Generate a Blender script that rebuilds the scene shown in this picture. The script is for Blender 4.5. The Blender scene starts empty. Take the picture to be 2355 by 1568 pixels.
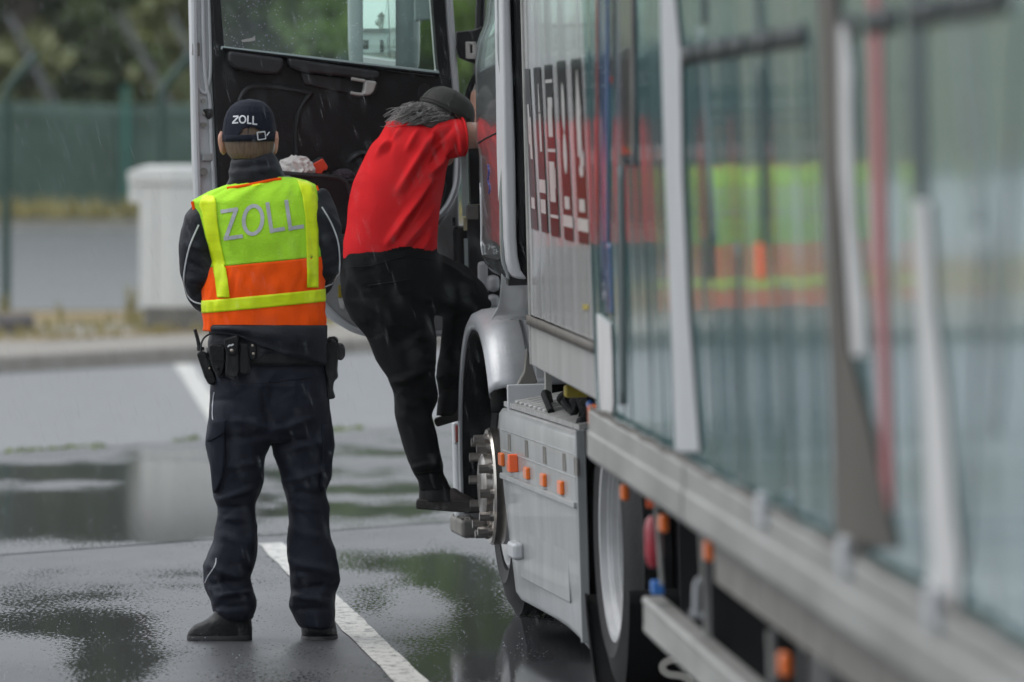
import bpy, bmesh, math, random
import numpy as np
from mathutils import Vector, Matrix, noise as mnoise
from mathutils.bvhtree import BVHTree
random.seed(7); np.random.seed(7)
sc = bpy.context.scene
COL = sc.collection

# ------------------------------------------------------------------ camera, sky, sun, exposure
FPX = 16000.0            # focal length in pixels of the 2354 px wide view the measurements were taken in
HC = 1.62                # eye height of the photographer
TH = math.atan(429.0 / FPX)
cam_d = bpy.data.cameras.new('camera'); cam = bpy.data.objects.new('camera', cam_d); COL.objects.link(cam)
cam.location = (0, 0, HC); cam.rotation_euler = (math.pi / 2 - TH, 0, 0)
cam_d.sensor_width = 36; cam_d.lens = FPX / 2354 * 36
cam_d.clip_start = 0.5; cam_d.clip_end = 3000
cam_d.dof.use_dof = True; cam_d.dof.focus_distance = 23.9; cam_d.dof.aperture_fstop = 3.6
sc.camera = cam
sc.render.resolution_x, sc.render.resolution_y = 1024, 682
sc.render.engine = 'CYCLES'
sc.cycles.use_denoising = True
sc.cycles.max_bounces = 8; sc.cycles.transparent_max_bounces = 12
sc.view_settings.view_transform = 'Standard'; sc.view_settings.look = 'None'
sc.view_settings.gamma = 1; sc.view_settings.use_curve_mapping = False
sc.view_settings.exposure = 0.54
SUN_EL, SUN_AZ = math.radians(55), math.radians(-75)
world = bpy.data.worlds.new('World'); sc.world = world; world.use_nodes = True
wn = world.node_tree.nodes; wl = world.node_tree.links
bg = wn['Background']
sky = wn.new('ShaderNodeTexSky'); sky.sky_type = 'NISHITA'; sky.sun_disc = False
sky.sun_elevation = SUN_EL; sky.sun_rotation = SUN_AZ; sky.dust_density = 4.0; sky.air_density = 1.0
hs = wn.new('ShaderNodeHueSaturation'); hs.inputs['Saturation'].default_value = 0.22
wl.new(sky.outputs[0], hs.inputs['Color']); ov = wn.new('ShaderNodeMix'); ov.data_type = 'RGBA'; ov.inputs['Factor'].default_value = 0.65      # closed cloud deck
ov.inputs[7].default_value = (5.75, 6.1, 6.55, 1)
wl.new(hs.outputs[0], ov.inputs[6]); wl.new(ov.outputs[2], bg.inputs[0])
bg.inputs[1].default_value = 0.15
sd = bpy.data.lights.new('sun', 'SUN'); sun = bpy.data.objects.new('sun', sd); COL.objects.link(sun)
sd.energy = 0.5; sd.angle = math.radians(40); sd.color = (1, 0.97, 0.93)
sun.location = (0, 0, 40)
sdir = Vector((math.sin(SUN_AZ) * math.cos(SUN_EL), math.cos(SUN_AZ) * math.cos(SUN_EL), math.sin(SUN_EL)))
sun.rotation_euler = sdir.to_track_quat('Z', 'Y').to_euler()

# ------------------------------------------------------------------ measuring helpers (photo pixel -> real place)
CS, SN = math.cos(TH), math.sin(TH)
CAMP = Vector((0, 0, HC))
def ray(x, y):
    a = (x - 1177) / FPX; b = (784 - y) / FPX
    return Vector((a, CS + b * SN, -SN + b * CS))
def px(x, y, Y):
    d = ray(x, y); return CAMP + d * (Y / d.y)
def gp(x, y, z=0.0):
    d = ray(x, y); return CAMP + d * ((z - HC) / d.z)
def hit(M, axis, val, x, y):
    """where the sight line through a photo pixel meets a plane of a local frame (local coordinates)"""
    Mi = M.inverted(); o = Mi @ CAMP; d = Mi.to_3x3() @ ray(x, y)
    t = (val - o[axis]) / d[axis]; return o + d * t

# ------------------------------------------------------------------ mesh collector
class G:
    def __init__(s): s.v = []; s.f = []; s.m = []
    def add(s, vs, fs, mi=0):
        b = len(s.v); s.v += [Vector(p) for p in vs]; s.f += [tuple(i + b for i in f) for f in fs]; s.m += [mi] * len(fs); return s
    def box(s, c, size, M=None, mi=0):
        x, y, z = [k / 2 for k in size]; c = Vector(c)
        vs = [Vector((i * x, j * y, k * z)) for k in (-1, 1) for j in (-1, 1) for i in (-1, 1)]
        vs = [c + ((M.to_3x3() @ p) if M else p) for p in vs]
        return s.add(vs, [(0, 2, 3, 1), (4, 5, 7, 6), (0, 1, 5, 4), (2, 6, 7, 3), (1, 3, 7, 5), (0, 4, 6, 2)], mi)
    def box2(s, a, b, M=None, mi=0):
        a = Vector(a); b = Vector(b); c = (a + b) / 2; sz = [abs(b[i] - a[i]) for i in range(3)]
        n0 = len(s.v); s.box(c, sz, None, mi)
        if M:
            for i in range(n0, len(s.v)): s.v[i] = M @ s.v[i]
        return s
    def hexa(s, P, mi=0):
        """8 points: bottom quad then top quad, same order"""
        return s.add(P, [(0, 3, 2, 1), (4, 5, 6, 7), (0, 1, 5, 4), (1, 2, 6, 5), (2, 3, 7, 6), (3, 0, 4, 7)], mi)
    def prism(s, poly, off, mi=0):
        n = len(poly); off = Vector(off); poly = [Vector(p) for p in poly]
        return s.add(poly + [p + off for p in poly],
                     [tuple(range(n)), tuple(range(2 * n - 1, n - 1, -1))] + [(i, n + i, n + (i + 1) % n, (i + 1) % n) for i in range(n)], mi)
    def rings(s, R, cap=True, mi=0):
        n = len(R[0]); vs = [p for r in R for p in r]; fs = []
        for a in range(len(R) - 1):
            for i in range(n):
                j = (i + 1) % n; fs.append((a * n + i, a * n + j, (a + 1) * n + j, (a + 1) * n + i))
        if cap:
            vs += [sum((Vector(p) for p in R[0]), Vector()) / n, sum((Vector(p) for p in R[-1]), Vector()) / n]
            c0 = len(vs) - 2; b = (len(R) - 1) * n
            for i in range(n):
                j = (i + 1) % n; fs.append((c0, j, i)); fs.append((c0 + 1, b + i, b + j))
        return s.add(vs, fs, mi)
    def tube(s, pts, rad, n=10, flat=1.0, up=None, cap=True, mi=0):
        pts = [Vector(p) for p in pts]
        if not hasattr(rad, '__len__'): rad = [rad] * len(pts)
        R = []; prev = None
        for i, p in enumerate(pts):
            t = (pts[min(i + 1, len(pts) - 1)] - pts[max(i - 1, 0)])
            if t.length < 1e-9: t = Vector((0, 0, 1))
            t.normalize()
            if prev is None:
                u = Vector(up) if up else (Vector((0, 0, 1)) if abs(t.z) < .9 else Vector((1, 0, 0)))
            else: u = prev
            u = (u - t * u.dot(t)).normalized(); w = t.cross(u); prev = u
            R.append([p + (u * math.cos(a) * flat + w * math.sin(a)) * rad[i] for a in [2 * math.pi * k / n for k in range(n)]])
        return s.rings(R, cap, mi)
    def sphere(s, c, r, nu=14, nv=9, mi=0, M=None):
        c = Vector(c)
        if not hasattr(r, '__len__'): r = (r, r, r)
        R = []
        for a in range(nv + 1):
            ph = -math.pi / 2 + math.pi * (a + .001) / (nv + .002)
            row = []
            for k in range(nu):
                q = Vector((r[0] * math.cos(ph) * math.cos(2 * math.pi * k / nu), r[1] * math.cos(ph) * math.sin(2 * math.pi * k / nu), r[2] * math.sin(ph)))
                row.append(c + ((M.to_3x3() @ q) if M else q))
            R.append(row)
        return s.rings(R, True, mi)
    def lathe(s, prof, M, n=40, a0=0, a1=2 * math.pi, mi=0, cap=False):
        """profile (r, h): turns about local X, h along local X; M places it"""
        full = abs(a1 - a0 - 2 * math.pi) < 1e-6
        k = n if full else n + 1; vs = []; fs = []
        for i in range(k):
            a = a0 + (a1 - a0) * i / n
            for r, h in prof: vs.append(M @ Vector((h, r * math.cos(a), r * math.sin(a))))
        m = len(prof)
        for i in range(n):
            j = (i + 1) % k
            for q in range(m - 1): fs.append((i * m + q, i * m + q + 1, j * m + q + 1, j * m + q))
        return s.add(vs, fs, mi)
    def grid(s, P, mi=0):
        """rows of points (None = hole)"""
        idx = {}; vs = []; fs = []
        for i, r in enumerate(P):
            for j, p in enumerate(r):
                if p is not None: idx[(i, j)] = len(vs); vs.append(p)
        for i in range(len(P) - 1):
            for j in range(len(P[0]) - 1):
                q = [(i, j), (i, j + 1), (i + 1, j + 1), (i + 1, j)]
                if all(k in idx for k in q): fs.append(tuple(idx[k] for k in q))
        return s.add(vs, fs, mi)
    def xf(s, M):
        s.v = [M @ p for p in s.v]; return s

WM = {}     # world matrices of what has been made
def link(o, parent):
    COL.objects.link(o)
    if parent is not None: o.parent = parent
def empty(name, M, label=None, cat=None, group=None, kind=None):
    o = bpy.data.objects.new(name, None); COL.objects.link(o); o.empty_display_size = .2
    o.matrix_world = M; WM[o.name] = M.copy(); tag(o, label, cat, group, kind); return o
def tag(o, label=None, cat=None, group=None, kind=None):
    if label: o['label'] = label
    if cat: o['category'] = cat
    if group: o['group'] = group
    if kind: o['kind'] = kind
    return o
def obj(name, g, mats, parent=None, smooth=40, bevel=0, solid=0, sub=0, origin=None, segs=2):
    """one mesh object from world-space geometry"""
    if not isinstance(mats, (list, tuple)): mats = [mats]
    V = g.v
    Mp = WM[parent.name] if parent is not None else Matrix()
    Mi = Mp.inverted()
    L = [Mi @ p for p in V]
    if origin is None:
        lo = Vector([min(p[i] for p in L) for i in range(3)]); hi = Vector([max(p[i] for p in L) for i in range(3)])
        c = (lo + hi) / 2
        if parent is None: c.z = lo.z
    else: c = Mi @ Vector(origin)
    me = bpy.data.meshes.new(name)
    me.from_pydata([p - c for p in L], [], g.f); 
    for m in mats: me.materials.append(m)
    if len(mats) > 1: me.polygons.foreach_set('material_index', g.m)
    me.validate()
    bm = bmesh.new(); bm.from_mesh(me); bmesh.ops.recalc_face_normals(bm, faces=bm.faces); bm.to_mesh(me); bm.free()
    if smooth:
        me.polygons.foreach_set('use_smooth', [True] * len(me.polygons))
        me.set_sharp_from_angle(angle=math.radians(smooth))
    me.update()
    o = bpy.data.objects.new(name, me); link(o, parent); o.location = c
    WM[o.name] = Mp @ Matrix.Translation(c)
    if solid:
        md = o.modifiers.new('solid', 'SOLIDIFY'); md.thickness = solid; md.offset = 0
    if bevel:
        md = o.modifiers.new('bevel', 'BEVEL'); md.width = bevel; md.segments = segs; md.limit_method = 'ANGLE'; md.harden_normals = True
    if sub:
        md = o.modifiers.new('sub', 'SUBSURF'); md.levels = sub; md.render_levels = sub
    return o
def remesh(g, vox, it=6, fac=.5):
    """fuses overlapping closed shapes into one continuous skin; returns (verts array, faces)"""
    me = bpy.data.meshes.new('tmp'); me.from_pydata(g.v, [], g.f)
    bm = bmesh.new(); bm.from_mesh(me); bmesh.ops.recalc_face_normals(bm, faces=bm.faces); bm.to_mesh(me); bm.free()
    o = bpy.data.objects.new('tmp', me); COL.objects.link(o)
    r = o.modifiers.new('r', 'REMESH'); r.mode = 'VOXEL'; r.voxel_size = vox
    sm = o.modifiers.new('s', 'SMOOTH'); sm.factor = fac; sm.iterations = it
    dg = bpy.context.evaluated_depsgraph_get(); dg.update()
    ev = o.evaluated_get(dg); m2 = ev.to_mesh()
    n = len(m2.vertices); co = np.empty(n * 3); m2.vertices.foreach_get('co', co)
    nr = np.empty(n * 3); m2.vertices.foreach_get('normal', nr)
    fs = [tuple(p.vertices) for p in m2.polygons]
    ev.to_mesh_clear(); bpy.data.objects.remove(o); bpy.data.meshes.remove(me)
    return co.reshape(-1, 3), nr.reshape(-1, 3), fs
def toG(V, F):
    g = G(); g.v = [Vector(p) for p in V]; g.f = F; g.m = [0] * len(F); return g
def projD(V):
    z = V[:, 2] - HC; d = V[:, 1] * CS - z * SN; u = V[:, 1] * SN + z * CS
    return np.stack([1177 + FPX * V[:, 0] / d, 784 - FPX * u / d], 1)
def folds(V, N, lines, only_back=True):
    """cloth folds: soft ridges / valleys along measured lines, pushed along the surface normal"""
    D = projD(V); out = V.copy(); amp = np.zeros(len(V))
    for (x1, y1, x2, y2, w, a) in lines:
        p = np.array([x1, y1]); q = np.array([x2, y2]); e = q - p; L2 = e @ e
        t = ((D - p) @ e) / L2; tc = np.clip(t, 0, 1)
        dist = np.linalg.norm(D - (p + tc[:, None] * e), axis=1)
        tap = np.clip(1.15 - np.abs(tc - .5) * 2, 0, 1) ** .6
        amp += a * np.exp(-(dist / w) ** 2) * tap
    if only_back: amp *= np.clip(-N[:, 1] * 1.5, 0, 1)
    return out + N * amp[:, None]
def wrinkle(V, N, scale, a, stretch=(1, 1, 1), seed=0, z0=None):
    out = V.copy()
    for i in range(len(V)):
        p = V[i]
        n = mnoise.noise(Vector((p[0] * scale * stretch[0] + seed, p[1] * scale * stretch[1], p[2] * scale * stretch[2])))
        n = (1 - abs(n) * 2)
        out[i] += N[i] * a * n
    return out
def mkbvh(V, F): return BVHTree.FromPolygons([Vector(p) for p in V], F)
def cast(b, x, y, off=0.0):
    d = ray(x, y).normalized(); loc, nor, i, t = b.ray_cast(CAMP, d)
    if loc is None: return None
    return loc - d * off
def decal(b, quad, nu, nv, off, g=None, mi=0):
    """a flat piece laid onto a surface: quad = photo corners tl, tr, br, bl"""
    g = g or G(); tl, tr, br, bl = [Vector((q[0], q[1])) for q in quad]; P = []
    for i in range(nv + 1):
        r = []
        for j in range(nu + 1):
            a = tl.lerp(tr, j / nu); c = bl.lerp(br, j / nu); q = a.lerp(c, i / nv); r.append(cast(b, q.x, q.y, off))
        P.append(r)
    return g.grid(P, mi)
def ribbon(b, pts, w, off, n=24, g=None):
    """a narrow band along a photo polyline laid on a surface"""
    g = g or G(); pts = resample([Vector((p[0], p[1])) for p in pts], n); A = []; B = []
    for i, p in enumerate(pts):
        t = (pts[min(i + 1, n - 1)] - pts[max(i - 1, 0)]).normalized(); nn = Vector((-t.y, t.x)) * w / 2
        A.append(cast(b, *(p + nn), off)); B.append(cast(b, *(p - nn), off))
    return g.grid([A, B])
def resample(pts, n):
    """smooth curve through points"""
    pts = [Vector(p) for p in pts]; out = []; m = len(pts) - 1
    for k in range(n):
        t = k / (n - 1) * m; i = min(int(t), m - 1); f = t - i
        p0 = pts[max(i - 1, 0)]; p1 = pts[i]; p2 = pts[i + 1]; p3 = pts[min(i + 2, m)]
        out.append(.5 * ((2 * p1) + (p2 - p0) * f + (2 * p0 - 5 * p1 + 4 * p2 - p3) * f * f + (3 * p1 - p0 - 3 * p2 + p3) * f ** 3))
    return out
def rowloft(g, rows, Yc, hd, n=44, ex=2.3, step=10):
    """body shape from measured left / right outlines: rows (y, xl, xr[, half depth[, depth centre]])"""
    R = [(r[0], r[1], r[2], r[3] if len(r) > 3 else hd, r[4] if len(r) > 4 else Yc) for r in rows]
    A = np.array(R, float); ys = np.arange(A[0, 0], A[-1, 0] + .01, step)
    if ys[-1] < A[-1, 0]: ys = np.append(ys, A[-1, 0])
    rings = []
    for y in ys:
        xl, xr, h, yc = [np.interp(y, A[:, 0], A[:, k]) for k in (1, 2, 3, 4)]
        c = px((xl + xr) / 2, y, yc); hw = (xr - xl) / 2 * yc / FPX; r = []
        for k in range(n):
            a = 2 * math.pi * k / n; ca, sa = math.cos(a), math.sin(a)
            r.append(Vector((c.x + hw * math.copysign(abs(ca) ** (2 / ex), ca), c.y + h * math.copysign(abs(sa) ** (2 / ex), sa), c.z)))
        rings.append(r)
    return g.rings(rings)

# ------------------------------------------------------------------ materials
def M(name, col, rough=.5, metal=0.0, var=0.0, vs=8.0, bump=0.0, bs=60.0, coat=0.0, stretch=(1, 1, 1), dirt=None, spec=.5, sheen=0, rv=0.0, ramp=(.3, .7)):
    m = bpy.data.materials.new(name); m.use_nodes = True; N = m.node_tree.nodes; L = m.node_tree.links; p = N['Principled BSDF']
    p.inputs['Base Color'].default_value = (*col, 1); p.inputs['Roughness'].default_value = rough; p.inputs['Metallic'].default_value = metal
    p.inputs['Specular IOR Level'].default_value = spec
    if coat: p.inputs['Coat Weight'].default_value = coat; p.inputs['Coat Roughness'].default_value = .05
    if sheen: p.inputs['Sheen Weight'].default_value = sheen
    tc = N.new('ShaderNodeTexCoord'); mp = N.new('ShaderNodeMapping'); mp.inputs['Scale'].default_value = stretch
    L.new(tc.outputs['Object'], mp.inputs[0])
    if var or dirt or rv:
        nz = N.new('ShaderNodeTexNoise'); nz.inputs['Scale'].default_value = vs; nz.inputs['Detail'].default_value = 6; nz.inputs['Roughness'].default_value = .65
        L.new(mp.outputs[0], nz.inputs['Vector'])
        cr = N.new('ShaderNodeValToRGB'); cr.color_ramp.elements[0].position = ramp[0]; cr.color_ramp.elements[1].position = ramp[1]
        d = dirt or tuple(c * (1 - var) for c in col); l = col if dirt else tuple(min(1, c * (1 + var)) for c in col)
        cr.color_ramp.elements[0].color = (*d, 1); cr.color_ramp.elements[1].color = (*l, 1)
        L.new(nz.outputs['Fac'], cr.inputs[0])
        if var or dirt: L.new(cr.outputs[0], p.inputs['Base Color'])
        if rv:
            mr = N.new('ShaderNodeMapRange'); mr.inputs['From Min'].default_value = .3; mr.inputs['From Max'].default_value = .7
            mr.inputs['To Min'].default_value = max(0, rough - rv); mr.inputs['To Max'].default_value = rough + rv
            L.new(nz.outputs['Fac'], mr.inputs[0]); L.new(mr.outputs[0], p.inputs['Roughness'])
    if bump:
        n2 = N.new('ShaderNodeTexNoise'); n2.inputs['Scale'].default_value = bs; n2.inputs['Detail'].default_value = 4
        L.new(mp.outputs[0], n2.inputs['Vector'])
        b = N.new('ShaderNodeBump'); b.inputs['Strength'].default_value = bump; b.inputs['Distance'].default_value = .01
        L.new(n2.outputs['Fac'], b.inputs['Height']); L.new(b.outputs[0], p.inputs['Normal'])
    return m
def glassmat(name, tint, refl=.25, alpha=.9, drops=False):
    m = bpy.data.materials.new(name); m.use_nodes = True; N = m.node_tree.nodes; L = m.node_tree.links; N.remove(N['Principled BSDF'])
    out = N['Material Output']; tr = N.new('ShaderNodeBsdfTransparent'); tr.inputs[0].default_value = (*tint, 1)
    gl = N.new('ShaderNodeBsdfGlossy'); gl.inputs['Roughness'].default_value = .02
    fr = N.new('ShaderNodeFresnel'); fr.inputs[0].default_value = 1.5
    mx = N.new('ShaderNodeMixShader'); ad = N.new('ShaderNodeMath'); ad.operation = 'MULTIPLY_ADD'; ad.inputs[1].default_value = 1.6; ad.inputs[2].default_value = refl
    L.new(fr.outputs[0], ad.inputs[0]); L.new(ad.outputs[0], mx.inputs[0]); L.new(tr.outputs[0], mx.inputs[1]); L.new(gl.outputs[0], mx.inputs[2]); L.new(mx.outputs[0], out.inputs[0])
    return m

def wetmat(name, base, r_dry, r_wet, speck, bumpk):
    """wet paving: water film whose smoothness follows the 'wet' field of the mesh broken up by fine grain"""
    m = bpy.data.materials.new(name); m.use_nodes = True; N = m.node_tree.nodes; L = m.node_tree.links; p = N['Principled BSDF']
    tc = N.new('ShaderNodeTexCoord')
    at = N.new('ShaderNodeAttribute'); at.attribute_name = 'wet'
    mp = N.new('ShaderNodeMapping'); mp.inputs['Scale'].default_value = (1, .35, 1); L.new(tc.outputs['Object'], mp.inputs[0])
    n1 = N.new('ShaderNodeTexNoise'); n1.inputs['Scale'].default_value = 75; n1.inputs['Detail'].default_value = 3; L.new(mp.outputs[0], n1.inputs['Vector'])
    n2 = N.new('ShaderNodeTexNoise'); n2.inputs['Scale'].default_value = 3.5; n2.inputs['Detail'].default_value = 5; L.new(mp.outputs[0], n2.inputs['Vector'])
    s1 = N.new('ShaderNodeMath'); s1.operation = 'MULTIPLY_ADD'; s1.inputs[1].default_value = speck; L.new(n1.outputs['Fac'], s1.inputs[0]); L.new(at.outputs['Fac'], s1.inputs[2])
    s2 = N.new('ShaderNodeMath'); s2.operation = 'MULTIPLY_ADD'; s2.inputs[1].default_value = 1.0; L.new(n2.outputs['Fac'], s2.inputs[0]); L.new(s1.outputs[0], s2.inputs[2])
    mr = N.new('ShaderNodeMapRange'); mr.interpolation_type = 'SMOOTHSTEP'
    c = speck * .5 + .5
    mr.inputs['From Min'].default_value = c + .42; mr.inputs['From Max'].default_value = c + .70
    L.new(s2.outputs[0], mr.inputs[0])
    n4 = N.new('ShaderNodeTexNoise'); n4.inputs['Scale'].default_value = 1.1; n4.inputs['Detail'].default_value = 4; L.new(mp.outputs[0], n4.inputs['Vector'])
    r4 = N.new('ShaderNodeMapRange'); r4.inputs['From Min'].default_value = .35; r4.inputs['From Max'].default_value = .65; r4.inputs['To Min'].default_value = r_dry - .12; r4.inputs['To Max'].default_value = r_dry + .08; L.new(n4.outputs['Fac'], r4.inputs[0])
    rr = N.new('ShaderNodeMapRange'); L.new(r4.outputs[0], rr.inputs['To Min']); rr.inputs['To Max'].default_value = r_wet; L.new(mr.outputs[0], rr.inputs[0])
    L.new(rr.outputs[0], p.inputs['Roughness'])
    cr = N.new('ShaderNodeValToRGB'); cr.color_ramp.elements[0].color = (*[k * .55 for k in base], 1); cr.color_ramp.elements[1].color = (*[k * 1.5 for k in base], 1)
    cr.color_ramp.elements[0].position = .35; cr.color_ramp.elements[1].position = .68
    n3 = N.new('ShaderNodeTexNoise'); n3.inputs['Scale'].default_value = 120; n3.inputs['Detail'].default_value = 2; L.new(tc.outputs['Object'], n3.inputs['Vector'])
    L.new(n3.outputs['Fac'], cr.inputs[0]); L.new(cr.outputs[0], p.inputs['Base Color'])
    b = N.new('ShaderNodeBump'); b.inputs['Distance'].default_value = .003
    inv = N.new('ShaderNodeMapRange'); inv.inputs['To Min'].default_value = bumpk; inv.inputs['To Max'].default_value = .045; L.new(mr.outputs[0], inv.inputs[0])
    L.new(inv.outputs[0], b.inputs['Strength']); L.new(n1.outputs['Fac'], b.inputs['Height']); L.new(b.outputs[0], p.inputs['Normal'])
    p.inputs['IOR'].default_value = 1.5
    return m

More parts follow.
